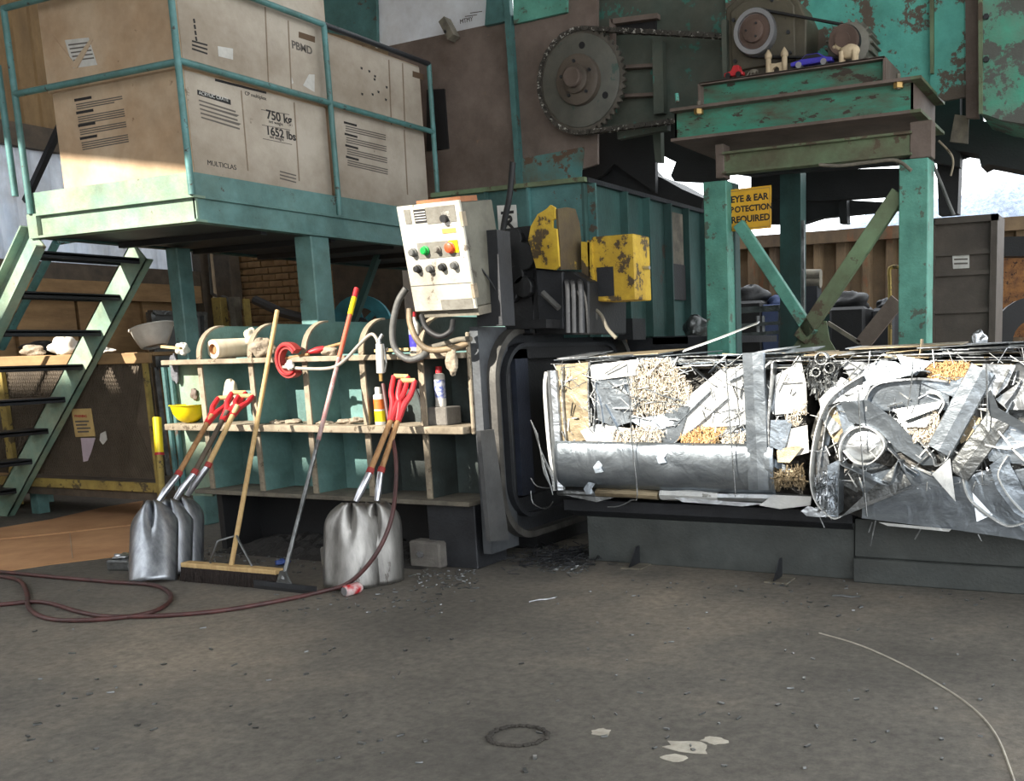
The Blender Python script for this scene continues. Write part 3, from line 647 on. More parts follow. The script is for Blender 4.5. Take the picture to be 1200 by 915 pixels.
rect(-.02, .22, .19, .28, WORN, 'worn_patch'); rect(-.12, -.02, .2, .275, PRINT, 'rating_plate'); rect(-.2, -.15, .2, .28, WORN, 'emblem')
for k in range(4): rect(-.115, -.025, .212+k*.015, .217+k*.015, PAPER, 'plate_line', .001, .003)
rect(.1, .17, .17, .25, WHITE, 'switch_plate'); rect(.09, .2, .13, .155, mat('orange_label', (206, 150, 80), rough=.8), 'label_strip')
rect(-.14, .2, -.0, .09, WORN, 'button_strip'); rect(.13, .2, .02, .09, YELB, 'stop_label', .003, .003)
rect(-.255, .255, -.153, -.149, WORN, 'seam_strip'); rect(-.02, .24, -.3, -.24, WORN, 'worn_patch')
G().cyl(pc(.135, .21, .003), pc(.135, .21, .03), .022, n=12).build('selector_switch', BLACK, dr)
for (u, v, r_, m) in ((-.175, .04, .02, GREYR), (-.07, .045, .021, GREENB2), (.035, .045, .016, WORN), (.14, .05, .027, mat('stop_red', (214, 84, 50), rough=.4)),
                    (-.16, -.055, .018, BLACK), (-.055, -.06, .018, GREYR), (.05, -.055, .018, BLACK), (.15, -.05, .018, GREYR)):
    G().lathe(pc(u, v, .002), (0, -1, 0), [(r_+.006, 0), (r_+.006, .01), (r_, .012), (r_, .03), (r_*.8, .034)], 14).build('push_button', m, dr, smooth=40)
for v in (.2, -.2): G().box(cpo+V((PW/2, -.005, v-.04)), cpo+V((PW/2+.02, .03, v+.04))).build('hinge', EDGE, cp)
cp.rotation_euler = (R(9), 0, R(-2))
ar = G().box((cpo.x+.12, 4.97, 1.5), (cpo.x+.3, 5.1, 2.05)).build('panel_stand', DARK); tag(ar, 'dark upright bracket carrying the control panel', 'bracket')
def cable(name, label, pts, r, m, cat='cable', sm=6, n=8):
    o = G().tube(pts, r, n, smooth=sm).build(name, m, smooth=60); return tag(o, label, cat)
cable('conduit_loop', 'thick grey conduit loop hanging left of the control panel', [PY(x, y, Y) for x, y, Y in ((476, 338, 4.9), (466, 355, 4.88), (460, 385, 4.87), (463, 408, 4.87), (478, 421, 4.88), (495, 417, 4.92), (503, 408, 4.98))], .021, GREYR)
cable('conduit_tan', 'tan flexible conduit dropping from the panel corner', [PY(x, y, Y) for x, y, Y in ((480, 362, 4.86), (481, 380, 4.84), (490, 400, 4.83), (505, 410, 4.85), (530, 408, 4.9), (548, 402, 4.95))], .019, mat('tan_conduit', (140, 120, 92), (104, 92, 74), 9, rough=.6))
cable('black_cable', 'black cable loop under the control panel', [PY(x, y, Y) for x, y, Y in ((494, 370, 4.82), (500, 385, 4.78), (515, 394, 4.78), (528, 388, 4.8), (531, 376, 4.85))], .017, RUB)
cable('thin_black_wire', 'thin black wire running down the panel side', [PY(x, y, Y) for x, y, Y in ((562, 312, 4.9), (575, 330, 4.95), (587, 352, 5.0))], .006, RUB)
cable('grey_cable', 'pale cable bundle resting on the top ledge beside the end post', [PY(x, y, 4.93) for x, y in ((500, 408), (520, 403), (537, 398), (552, 397))], .016, DUST)
lump('cloth_strip', 'ragged tan cloth strip hanging off the top ledge by the end post', 'rag', PY(530, 422, 4.9), (.035, .03, .085), CLOTH, seed=12)
bo = thing('spray_bottle', 'white plastic bottle with blue label under the control panel', 'bottle', PY(487, 398, 5.1))
c = PY(487, 400, 5.1); c.z = 1.35
G().lathe(c, Z, [(.035, 0), (.038, .01), (.038, .17), (.03, .19), (.013, .21), (.013, .23)], 16).build('bottle_body', WHITE, bo, smooth=40)
G().lathe(c, Z, [(.0385, .04), (.0385, .12)], 16, caps=False).build('label_band', BLUE, bo, smooth=40)
G().cyl(c+V((0, 0, .23)), c+V((0, 0, .26)), .016, n=12).build('cap', RED, bo)

# ================================================================== TYING UNIT WITH YELLOW GUARDS
ty = thing('tying_unit', 'dark wire tying unit on the collar with worn yellow guards', 'machine', (-3.6, 5.9, 1.5))
Yt = 5.45
pl = lambda name, pts, Y, d, m, par, bevel=0: G().prism([PY(x, y, Y) for x, y in pts], (0, d, 0)).build(name, m, par, bevel=bevel)
pl('head_guard', [(619, 281), (622, 265), (630, 251), (640, 245), (645, 240), (650, 243), (650, 256), (647, 258), (647, 267), (652, 268), (655, 312), (650, 316), (628, 314), (624, 298)], 5.4, .02, YEL, ty)
G().prism([PX(x, y, PY(652, 290, 5.4).x) for x, y in ((651, 245), (662, 243), (672, 245), (677, 262), (680, 292), (682, 316), (655, 316), (654, 290))], (.015, 0, 0)).build('head_side', mat('burnt_yellow', (96, 82, 52), (70, 58, 46), 5, rough=.7, chip=(170, 140, 50), chip_at=.64, chip_s=6), ty)
a, b = PY(693, 278, 5.62), PY(745, 351, 5.62)
G().box((a.x, 5.62, b.z), (b.x, 5.62+.22, PY(700, 277, 5.62).z)).build('guard_box', YEL, ty, bevel=.006)
G().box((a.x-.02, 5.6, b.z+.02), (a.x+.01, 5.64, PY(700, 277, 5.62).z-.02)).build('guard_hinge', YEL, ty)
G().box((b.x-.27, 5.617, b.z+.03), (b.x-.15, 5.62, b.z+.21)).build('bare_patch', DARK, ty)
G().cyl((b.x, 5.75, b.z+.2), (b.x+.04, 5.75, b.z+.2), .012, n=8).build('latch', STEELP, ty)
pl('guard_strip', [(681, 283), (691, 284), (691, 345), (682, 342)], 5.6, .04, YEL, ty)
pl('body', [(624, 314), (672, 318), (690, 330), (690, 392), (628, 392), (622, 350)], 5.5, .5, BLACK, ty, .01)
pl('body_cover', [(628, 316), (659, 318), (660, 385), (632, 385)], 5.47, .03, DARK, ty, .004)
G().cyl(PY(636, 343, 5.45), PY(655, 361, 5.45), .02, n=8).build('lever', GREYR, ty)
for k, (x, y, r_) in enumerate(((600, 280, .07), (612, 300, .09), (604, 322, .06), (612, 336, .07), (598, 345, .05))):
    c = PY(x, y, 5.45); G().cyl(c, c+V((0, .2, 0)), r_, n=12).build('hydraulic_valve', BLACK, ty, bevel=.006)
pl('valve_block', [(590, 268), (622, 264), (628, 296), (626, 392), (596, 394), (590, 320)], 5.5, .25, BLACK, ty, .01)
pl('valve_plate', [(587, 285), (592, 285), (597, 350), (592, 352)], 5.4, .03, DUST, ty)
for k in range(4): c = PY(589+k, 292+k*15, 5.395); G().cyl(c, c+V((0, -.01, 0)), .012, n=6).build('bolt', BLACK, ty)
for k, x in enumerate((664, 671, 679)): G().tube([PY(x, 330, 5.48), PY(x+2, 340, 5.44), PY(x+3, 390, 5.42)], .018, 7, smooth=4).build('hydraulic_hose', DARK, ty)
pl('base_flange', [(592, 376), (640, 374), (640, 384), (592, 386)], 5.3, .4, BLACK, ty)
pl('rear_plate', [(690, 375), (741, 373), (742, 398), (690, 398)], 6.4, .2, BLACK, ty)
G().tube([PY(x, y, 5.6) for x, y in ((694, 352), (697, 372), (690, 388))], .02, 7, smooth=4).build('air_line', GREYR, ty)
G().tube([PY(x, y, 5.6) for x, y in ((697, 362), (705, 370), (712, 385), (722, 396))], .012, 7, smooth=4).build('air_line', DUST, ty)
cable('hanging_black_hose', 'black hose hanging down past the hopper sign', [PY(x, y, 5.7) for x, y in ((601, 190), (597, 230), (591, 260), (588, 285))], .02, RUB, 'hose')

# ================================================================== HOPPER
hp = thing('hopper', 'dark green steel hopper with ribbed side above the press', 'hopper', (-4.4, 7, 1.42))
HX, HY, HYB = -3.51, 6.0, 7.95
zt_, zb_ = 2.45, 1.43
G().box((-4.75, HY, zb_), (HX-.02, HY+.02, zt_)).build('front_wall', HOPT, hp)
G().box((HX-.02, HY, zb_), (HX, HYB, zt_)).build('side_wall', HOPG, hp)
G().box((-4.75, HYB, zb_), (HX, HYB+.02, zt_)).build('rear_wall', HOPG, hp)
G().box((-4.75, HY-.04, zt_), (HX+.03, HY+.02, zt_+.03)).build('top_rim', GREENB, hp)
G().box((HX-.02, HY, zt_), (HX+.04, HYB, zt_+.03)).build('top_rim', DARK, hp)
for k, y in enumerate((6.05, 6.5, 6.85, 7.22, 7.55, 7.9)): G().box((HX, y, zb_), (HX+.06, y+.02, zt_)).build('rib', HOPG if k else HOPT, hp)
G().box((HX, 7.3, 2.0), (HX+.02, 7.52, 2.4)).build('patch_plate', DUST, hp); G().box((HX, 7.3, 1.72), (HX+.03, 7.52, 2.0)).build('patch_plate', BLACK, hp)
for x in (-4.3, -3.95): G().box((x, HY-.03, zb_), (x+.02, HY, zt_)).build('rib', HOPT, hp)
G().box((HX, HYB-1.0, zb_-.06), (HX+.3, HYB+1, zb_)).build('base_beam', DARK, hp)
sn = thing('hopper_sign', 'white sign with black symbols on the hopper front', 'sign', PY(595, 255, HY-.04))
G().prism([PY(x, y, HY-.005) for x, y in ((583, 241), (605, 240), (607, 268), (585, 272))], (0, -.006, 0)).build('board', PAPER, sn)
G().prism([PY(x, y, HY-.0115) for x, y in ((587, 248), (602, 246.5), (602, 250), (587, 251.5))], (0, -.001, 0)).build('symbol', PRINT, sn)
G().tube([PY(x, y, HY-.013) for x, y in ((592, 266), (595, 261), (599, 258), (598, 254), (594, 255))], .011, 5, smooth=4).build('symbol', PRINT, sn)
G().tube([PY(x, y, HY-.013) for x, y in ((596, 262), (600, 266), (602, 269))], .011, 5, smooth=4).build('symbol', PRINT, sn)
pl2 = lambda name, lb, cat, pts, Y, d, m: tag(pl(name, pts, Y, d, m, None), lb, cat)
pl2('chute_lip', 'dark bent chute plate rising behind the hopper rim', 'plate', [(676, 216), (706, 183), (738, 187), (748, 198), (775, 208), (800, 222), (824, 232), (818, 262), (760, 245)], 7.98, .5, BLACK)

# ================================================================== CONVEYOR HOUSING
cv = thing('conveyor_housing', 'brown and peeling green steel side of the overhead conveyor', 'conveyor', (-3, 8, 2.7))
YC = 7.35
P = lambda name, pts, Y=YC, d=.03, m=BROWN, bevel=0: pl(name, pts, Y, d, m, cv, bevel)
P('brown_plate', [(455, 54), (590, 25), (596, 25), (610, 222), (455, 234)], YC+.02, .03, BROWN)
P('side_plate', [(597, 20), (700, -30), (700, 192), (608, 222)], YC+.01, .03, BROWN)
P('patched_plate', [(610, 186), (684, 172), (680, 212), (612, 222)], YC-.01, .02, mat('teal_brown', (78, 130, 128), (96, 88, 70), 3.5, rough=.65, chip=(92, 72, 56), chip_at=.55, chip_s=5))
P('corner_angle', [(589, -10), (596, -10), (611, 220), (605, 220)], YC-.04, .05, HOPT)
P('upper_plate', [(600, -30), (664, -30), (664, 14), (602, 28)], YC-.03, .03, GREENP)
P('upper_plate', [(572, -30), (594, -30), (595, 24), (568, 30)], YC-.03, .04, HOPT)
P('rear_plate', [(660, -40), (860, -40), (860, 135), (660, 160)], YC+.08, .03, GREASY)
P('peeling_plate', [(850, -60), (1092, -60), (1092, 108), (1060, 112), (850, 125)], YC+.03, .03, GREEN)
P('frame_bar', [(764, 50), (776, 48), (778, 132), (766, 134)], YC-.02, .06, GREASY)
P('frame_bar', [(715, 22), (770, 15), (770, 21), (717, 28)], YC-.02, .06, BROWN); P('frame_bar', [(714, 22), (718, 22), (718, 55), (714, 55)], YC-.02, .06, BROWN)
P('recess_shade', [(718, 27), (768, 21), (768, 36), (718, 40)], YC+.05, .03, BLACK)  # flat black plate gives the shade inside a recess
for y in (76, 110): P('stiffener', [(732, y), (766, y-2), (766, y+2), (732, y+4)], YC+.0, .07, BROWN)
P('lower_bar', [(722, 150), (782, 138), (782, 152), (724, 163)], YC-.02, .06, GREASY)
P('lower_leg', [(764, 150), (774, 148), (775, 190), (768, 190)], YC+.2, .06, GREASY)
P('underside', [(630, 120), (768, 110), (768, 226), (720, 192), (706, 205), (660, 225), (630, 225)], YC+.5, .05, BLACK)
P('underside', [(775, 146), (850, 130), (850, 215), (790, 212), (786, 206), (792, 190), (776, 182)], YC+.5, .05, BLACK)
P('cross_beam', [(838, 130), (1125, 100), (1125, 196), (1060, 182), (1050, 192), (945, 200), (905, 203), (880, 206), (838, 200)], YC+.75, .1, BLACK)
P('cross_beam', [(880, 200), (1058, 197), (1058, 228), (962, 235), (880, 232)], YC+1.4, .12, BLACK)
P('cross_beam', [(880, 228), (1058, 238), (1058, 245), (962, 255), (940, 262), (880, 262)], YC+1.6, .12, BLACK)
P('peeling_plate', [(1092, -60), (1135, -60), (1135, 113), (1106, 118), (1090, 106)], YC+.0, .03, GREEN)
P('flange_strip', [(1089, -40), (1094, -40), (1094, 86), (1090, 86)], YC-.03, .05, GREENB)
P('flange_strip', [(1131, -40), (1148, -40), (1147, 138), (1132, 138)], YC-.04, .05, BROWN)
P('hanging_plate', [(1119, 134), (1135, 136), (1134, 168), (1113, 166)], YC+.1, .03, DUST)
P('end_hood', [(1148, -60), (1290, -60), (1290, 142), (1200, 145), (1175, 141), (1158, 135), (1148, 132)], YC-.2, .6, mat('green_grey_peeling', (66, 158, 130), (104, 116, 104), 2, rough=.5, chip=(84, 86, 80), chip_at=.53, chip_s=3.5, bump=.2))
P('end_hood_seam', [(1146, -60), (1151, -60), (1151, 133), (1147, 133)], YC-.23, .03, GREENB)
for y in (20, 70): c = PY(1156, y, YC-.2); G().cyl(c, c+V((0, -.02, 0)), .02, n=6).build('bolt', DARK, cv)
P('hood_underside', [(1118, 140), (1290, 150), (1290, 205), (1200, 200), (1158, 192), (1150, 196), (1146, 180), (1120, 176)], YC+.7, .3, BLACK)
P('recess_shade', [(1055, 90), (1152, 90), (1152, 178), (1128, 186), (1055, 188)], YC+.9, .05, BLACK)  # black plate added behind, standing in for the shade between the parts
P('rear_leg', [(1096, 140), (1126, 150), (1122, 250), (1100, 252)], YC+1.0, .15, BLACK)
P('rear_leg', [(914, 200), (938, 200), (938, 420), (914, 420)], YC+1.0, .15, HOPG); P('leg_edge', [(938, 258), (942, 258), (942, 420), (938, 420)], YC+1.02, .03, ALUD)
P('hanger', [(982, 225), (992, 225), (993, 262), (984, 262)], YC+1.5, .1, BLACK)
cable('grey_loop_cable', 'pale cable sagging across the motor stand beam', [PY(x, y, 6.85) for x, y in ((960, 193), (985, 194), (1020, 190), (1050, 188), (1068, 200))], .012, DUST)
cable('dangling_wire', 'pale wire dangling beside the right green post', [PY(x, y, 7.3) for x, y in ((1090, 185), (1103, 215), (1112, 238), (1118, 252))], .012, GREYR)
cable('thin_dangling_wire', 'thin rusty wire dangling under the conveyor hood', [PY(x, y, 7.3) for x, y in ((1100, 165), (1114, 180), (1117, 192), (1114, 206))], .008, EDGE)
for nm, lb, pts, Y, d, m in (('wall_sheet', 'white wall panel with faint pen notes behind the platform', [(440, -30), (571, -30), (571, 30), (459, 53), (440, 56)], YC+.1, .02, WHITEB), ('teal_panel', 'teal steel panel above the far platform railing', [(350, -30), (440, -30), (442, 50), (350, 30)], YC+.06, .03, HOPT)):
    pl2(nm, lb, 'panel', pts, Y, d, m)
pnl = bpy.data.objects['wall_sheet']
for (x, y, w_) in ((551, 15, 14), (545, 19, 14)): G().prism([PY(a, b, YC+.099) for a, b in ((x, y), (x+w_, y-2), (x+w_, y-1.2), (x, y+.8))], (0, -.002, 0)).build('pen_note', PRINTG, pnl)
text_obj('pen_note', 'MTMY', .05, frame_M(PY(539, 28, YC+.097), (1, 0, .04), (0, 0, 1)), PRINTG, pnl)
br = thing('bolted_bracket', 'small dark steel bracket on the brown plate edge', 'bracket', PY(528, 35, YC)); G().beam(PY(521, 24, YC-.05), PY(532, 45, YC-.05), .09, .07).build('bar', DUST, br); 
c = PY(524, 38, YC-.07); G().cyl(c, c+V((0, -.03, 0)), .014, n=6).build('bolt', DARK, br)
pl2('black_pad', 'black rubber pad on the brown plate behind the far railing post', 'pad', [(500, 105), (520, 104), (525, 174), (500, 177)], YC-.0, .02, RUB)

# sprocket and chain
sp = thing('drive_sprocket', 'large greasy chain sprocket with hub and roller chain', 'sprocket', PY(681, 95, 7.2))
c = PY(681, 95, 7.2); ny = V((0, 1, 0)); RS = (PY(731, 95, 7.2).x-PY(631, 95, 7.2).x)/2
SPR = mat('sprocket_grease', (104, 102, 94), (84, 86, 80), 4, rough=.55, chip=(64, 84, 76), chip_at=.62, chip_s=5)
g = G(); NT = 46; pts = []
for i in range(NT*4):
    t = 2*math.pi*i/(NT*4); r_ = RS*(.955 if i % 4 in (0, 3) else 1.02); pts.append(c+V((r_*math.cos(t), 0, r_*math.sin(t))))
g.prism(pts, (0, .03, 0)); g.build('toothed_disc', mat('steel_teeth', (120, 116, 108), (90, 86, 80), 8, rough=.4, metal=.5), sp)
G().lathe(c, (0, -1, 0), [(RS*.9, 0), (RS*.9, .012), (RS*.88, .016)], 40).build('disc_face', SPR, sp, smooth=30)
G().lathe(c+V((0, -.016, 0)), (0, -1, 0), [(.19, 0), (.19, .05), (.17, .06), (.11, .06), (.11, .09), (.1, .095)], 28).build('hub', mat('hub_brown', (98, 88, 78), (80, 72, 64), 5, rough=.55), sp, smooth=30)
G().lathe(c+V((0, -.1, 0)), (0, -1, 0), [(.075, 0), (.075, .05), (.068, .058)], 20).build('shaft', BROWN, sp, smooth=30)
for k in range(5): t = k*1.257+.4; q_ = c+V((.135*math.cos(t), -.075, .135*math.sin(t))); G().cyl(q_, q_+V((0, -.015, 0)), .013, n=6).build('hub_bolt', DARK, sp)
for a in (1.45, -.55): q_ = c+V((.26*math.cos(a), -.017, .26*math.sin(a))); G().cyl(q_, q_+V((0, -.002, 0)), .027, n=14).build('disc_hole', BLACK, sp)
c2 = PY(868, 88, 7.2); r2_ = .26
dv = c2-c; al = math.atan2(dv.z, dv.x); be = math.acos((RS-r2_)/dv.length)
t1, t2 = al+be, al-be; path = []
for i in range(40): t = t1+(2*math.pi-2*be)*i/39; path.append(c+V((RS*math.cos(t), 0, RS*math.sin(t))))
q1 = c2+V((r2_*math.cos(t2), 0, r2_*math.sin(t2))); q0 = c2+V((r2_*math.cos(t1), 0, r2_*math.sin(t1)))
path = [q0+(path[0]-q0)*(i/20) for i in range(20)]+path+[path[-1]+(q1-path[-1])*(i/20) for i in range(1, 21)]
def resample(p, step):
    out = [p[0]]; acc = 0
    for a, b in zip(p, p[1:]):
        L = (b-a).length; 
        while acc+L >= step:
            t = (step-acc)/L; a = a+(b-a)*t; out.append(a); L = (b-a).length; acc = 0
        acc += L
    return out
lk = resample(path, .05); g = G()
for i, (a, b) in enumerate(zip(lk, lk[1:])):
    w_ = .028 if i % 2 else .02
    for s_ in (-1, 1): g.beam(a+V((0, .015+s_*w_, 0)), b+V((0, .015+s_*w_, 0)), .006, .034, ref=Z if abs((b-a).normalized().z) < .9 else V((1, 0, 0)))
    g.cyl(a+V((0, -.02, 0)), a+V((0, .05, 0)), .012, n=6)
o = g.build('roller_chain', mat('chain_steel', (92, 88, 82), (60, 58, 55), 12, rough=.35, metal=.5, chip=(190, 188, 180), chip_at=.58, chip_s=30, grime=0), sp); o['kind'] = 'stuff'

# ================================================================== MOTOR STAND
YM = 6.9
ms = thing('motor_stand', 'green steel stand with diagonal braces carrying the drive motor', 'stand', (-2.2, 7.1, 0))
def bxp(name, x0, y0, x1, y1, Y, d, m, par, bevel=.006, zb=None):
    xm, ym = (x0+x1)/2, (y0+y1)/2
    a = V((PY(x0, ym, Y).x, Y, PY(xm, y0, Y).z)); b = V((PY(x1, ym, Y).x, Y+d, PY(xm, y1, Y).z if zb is None else zb))
    return G().box(a, b).build(name, m, par, bevel=bevel)
bxp('post', 826, 212, 853, 400, YM, .2, GREENP, ms, zb=0); bxp('post', 1053, 186, 1087, 400, YM, .2, GREENP, ms, zb=0)
bxp('post_edge', 853, 214, 862, 400, YM+.12, .1, HOPG, ms, zb=0)
za, zb2 = PY(950, 169, YM+.04).z, PY(950, 193, YM+.04).z
G().box((PY(846, 193, YM).x, YM+.04, zb2), (PY(1068, 168, YM).x, YM+.06, za)).build('cross_beam', GREENB, ms)
for zz in (za, zb2): G().box((PY(846, 193, YM).x, YM, zz-.008), (PY(1068, 168, YM).x, YM+.1, zz+.008)).build('beam_flange', GREENB, ms)
for x0, x1 in ((838, 848), (1066, 1092)): 
    a, b = PY(x0, 180, YM+.03), PY(x1, 180, YM+.03); G().box((a.x, YM+.03, zb2-.03), (b.x, YM+.15, za+.07)).build('stub_column', BROWN, ms, bevel=.005)
# top frame
zf0, zf1 = PY(930, 148, YM-.05).z, PY(930, 111, YM-.05).z
xf0, xf1 = PY(787, 130, YM-.05).x, PY(1068, 95, YM-.05).x
G().box((xf0, YM-.0, zf0), (xf1, YM+.015, zf1)).build('front_channel', mat('green_dirty', (62, 146, 122), (84, 78, 62), 2.6, rough=.65, chip=(64, 54, 44), chip_at=.58, chip_s=5, stretch=(1, 1, 3)), ms)
for zz in (zf0, zf1): G().box((xf0, YM-.08, zz-.01), (xf1, YM, zz+.01)).build('channel_flange', BROWN, ms)
G().box((xf0, YM-.0, zf0-.01), (xf1, YM+.75, zf0+.01)).build('bottom_plate', BROWN, ms)
G().box((xf1-.015, YM, zf0), (xf1, YM+.75, zf1)).build('side_channel', BROWN, ms)
for zz in (zf0, zf1): G().box((xf1, YM-.08, zz-.01), (xf1+.07, YM+.75, zz+.01)).build('channel_flange', GREENB, ms)
G().box((xf0, YM, zf0), (xf0+.015, YM+.75, zf1)).build('side_channel', BROWN, ms)
G().box((xf0+.02, YM+.02, zf1), (xf1-.02, YM+.75, zf1+.012)).build('top_plate', BROWN, ms)
# raised motor tray
zq0, zq1 = zf1+.012, PY(960, 80, YM+.1).z
xq0, xq1 = PY(822, 110, YM+.1).x, PY(1038, 80, YM+.1).x
G().box((xq0, YM+.12, zq0), (xq1, YM+.135, zq1)).build('tray_channel', mat('green_dirty', (62, 146, 122)), ms)
for zz in (zq0+.008, zq1): G().box((xq0, YM+.06, zz-.008), (xq1, YM+.13, zz+.008)).build('tray_flange', BROWN, ms)
G().box((xq1-.01, YM+.06, zq0), (xq1+.01, YM+.6, zq1)).build('tray_end', BROWN, ms); G().box((xq0-.01, YM+.06, zq0), (xq0+.01, YM+.6, zq1)).build('tray_end', BROWN, ms)
G().box((xq0, YM+.06, zq1), (xq1, YM+.7, zq1+.01)).build('tray_plate', BROWN, ms)
for x, y in ((816, 133), (1051, 98)): 
    q_ = PY(x, y, YM-.085); G().cyl((q_.x, YM-.04, zf1-.05), (q_.x, YM-.04, zf1+.045), .014, n=8).build('bolt', DUST, ms); G().cyl((q_.x, YM-.04, zf1-.045), (q_.x, YM-.04, zf1-.01), .034, n=6).build('bolt_nut', BRASS, ms)
G().cyl(PY(794, 120, YM), PY(793, 113, YM)+V((0, 0, .02)), .015, n=8).build('stud', GREEN, ms)
# diagonal braces and gusset
yb = YM+.07
for a, b, w_ in (((866, 262), (952, 392), .085), ((1054, 226), (938, 398), .11)):
    G().beam(PY(*a, yb), PY(*b, yb), .06, w_, ref=V((0, 1, 0)).cross(PY(*b, yb)-PY(*a, yb))).build('diagonal_brace', GREENB if a[0] > 900 else GREENP, ms, bevel=.004)
pl('gusset', [(938, 376), (968, 376), (972, 398), (980, 412), (925, 412), (935, 398)], yb+.04, .015, GREENB, ms)
G().box((PY(850, 405, yb).x, yb, .95), (PY(1060, 405, yb).x, yb+.1, 1.15)).build('lower_beam', GREENB, ms)
sg = thing('safety_sign', 'yellow eye and ear protection safety sign on the green post', 'sign', PY(878, 245, YM+.1))
YS = YM+.1
SC = [(843, 224), (904, 217), (904, 267), (845, 272.5)]
G().prism([PY(x, y, YS-.006) for x, y in SC], (0, -.006, 0)).build('board', YELS, sg, bevel=0)
ins = [(845, 226), (902, 219.5), (902, 265), (847, 270)]
for a, b in zip(ins, ins[1:]+ins[:1]): G().beam(PY(*a, YS-.0125), PY(*b, YS-.0125), .002, .005, ref=V((0, 1, 0)).cross(PY(*b, YM)-PY(*a, YM))).build('sign_border', BRASS, sg)
ex = PY(904, 217, YM)-PY(850.5, 223, YM)
for s_, x, y, sz in (('EYE & EAR', 856.5, 238.3, .064), ('PROTECTION', 851.5, 250.5, .058), ('REQUIRED', 857, 262.3, .064)):
    text_obj('lettering', s_, sz, frame_M(PY(x, y-.6, YS-.0125), ex, (0, 0, 1)), PRINT, sg, bold=.0022)
# gearbox + pulley, motor, belt
gb = thing('gear_reducer', 'brown greasy gear reducer with a bright belt pulley', 'gearbox', PY(885, 88, YM+.3))
GBM = mat('gearbox_grease', (92, 86, 70), (74, 70, 58), 4, rough=.6, chip=(58, 50, 42), chip_at=.64, chip_s=6)
pl('housing', [(850, 10), (866, -4), (920, -14), (936, 2), (945, 22), (944, 78), (934, 82), (850, 94)], YM+.2, .3, GBM, gb, .01)
pl('face_plate', [(856, 14), (870, 2), (918, -8), (930, 6), (932, 70), (858, 84)], YM+.17, .03, GBM, gb, .006)
pl('mounting_edge', [(845, 24), (851, 22), (852, 92), (847, 93)], YM+.15, .1, GREASY, gb)
for x, y in ((860, 24), (862, 72), (924, 38), (926, 62), (905, 0)): q_ = PY(x, y, YM+.17); G().cyl(q_, q_+V((0, -.015, 0)), .014, n=6).build('bolt', DARK, gb)
cpu = PY(883, 36, YM+.08); rpu = .158
G().lathe(cpu+V((0, .09, 0)), (0, -1, 0), [(rpu*.92, 0), (rpu*.88, .02), (rpu, .04), (rpu, .075), (rpu*.97, .085), (rpu*.78, .085), (rpu*.75, .07), (0.001, .07)], 36).build('pulley', STEELP, gb, smooth=30)
G().lathe(cpu+V((0, .03, 0)), (0, -1, 0), [(rpu*.77, 0), (rpu*.74, .012), (.08, .014), (.078, .045), (.06, .05), (.03, .05)], 30).build('pulley_hub', mat('hub_rust', (104, 84, 74), (84, 68, 60), 6, rough=.5), gb, smooth=30)
for k in range(3): t = k*2.09+1; q_ = cpu+V((.05*math.cos(t), -.015, .05*math.sin(t))); G().cyl(q_, q_+V((0, -.012, 0)), .008, n=6).build('hub_bolt', DARK, gb)
G().cyl(cpu+V((0, .3, 0)), cpu+V((0, .05, 0)), .03, n=10).build('input_shaft', DARK, gb)
mo = thing('electric_motor', 'grey finned electric motor with a small rusty pulley', 'motor', PY(1000, 70, YM+.3))
cm = PY(987, 46, YM+.08); rm = .105
G().lathe(cm+V((0, .09, 0)), (0, -1, 0), [(rm*.9, 0), (rm, .02), (rm, .07), (rm*.95, .08), (rm*.5, .08), (rm*.48, .1), (.03, .1)], 30).build('small_pulley', mat('hub_rust', (104, 84, 74)), mo, smooth=30)
MOTM = mat('motor_grey', (124, 122, 112), (98, 96, 86), 5, rough=.6)
G().lathe(cm+V((0, .12, 0)), (0, 1, 0), [(.1, 0), (.15, .03), (.15, .34), (.145, .36), (.11, .38)], 30).build('motor_body', MOTM, mo, smooth=30); mbd = bpy.data.objects['motor_body']
for k in range(20):
    t = 2*math.pi*k/20; e = V((math.cos(t), 0, math.sin(t))); G().beam(cm+V((0, .16, 0))+e*.155, cm+V((0, .42, 0))+e*.155, .012, .035, ref=e).build('cooling_fin', MOTM, mbd)
G().box(cm+V((-.12, .16, -.2)), cm+V((.12, .4, -.13))).build('motor_foot', MOTM, mo, bevel=.006)
dd = cm-cpu; al = math.atan2(dd.z, dd.x); be = math.acos((rpu-rm)/dd.length)
bt_ = G(); loop = []
for i in range(25): t = al+be+(2*math.pi-2*be)*i/24; loop.append(cpu+V((rpu*.99*math.cos(t), .0, rpu*.99*math.sin(t))))
for i in range(17): t = al-be+2*be*i/16; loop.append(cm+V((rm*.99*math.cos(t), .0, rm*.99*math.sin(t))))
loop.append(loop[0]); bt_.ribbon([p+V((0, .05, 0)) for p in loop], (0, .035, 0), .014)
tag(bt_.build('drive_belt', RUB), 'black rubber drive belt looped round the two pulleys', 'belt')
# toys on the tray
zt2 = zq1+.01
def tp(x, y, Y=YM+.1): p = PY(x, y, Y); p.z = zt2; return p
c = tp(952, 74)
tc_ = thing('toy_car', 'blue toy car on the motor tray', 'toy car', c)
pr = [(-.15, .02), (-.15, .045), (-.08, .055), (-.04, .085), (.05, .085), (.1, .055), (.15, .045), (.15, .02)]
G().prism([c+V((x, -.03, z)) for x, z in pr], (0, .06, 0)).build('body', BLUE, tc_, bevel=.004)
G().prism([c+V((x, -.032, z)) for x, z in ((-.07, .056), (-.037, .08), (.045, .08), (.085, .056))], (0, .064, 0)).build('windows', RUB, tc_)
for x in (-.09, .09): G().cyl(c+V((x, -.036, .022)), c+V((x, .036, .022)), .022, n=12).build('wheel', STEELP, tc_)
c = tp(861, 86)
t_ = thing('toy_tractor', 'red toy vehicle on the left of the motor tray', 'toy', c)
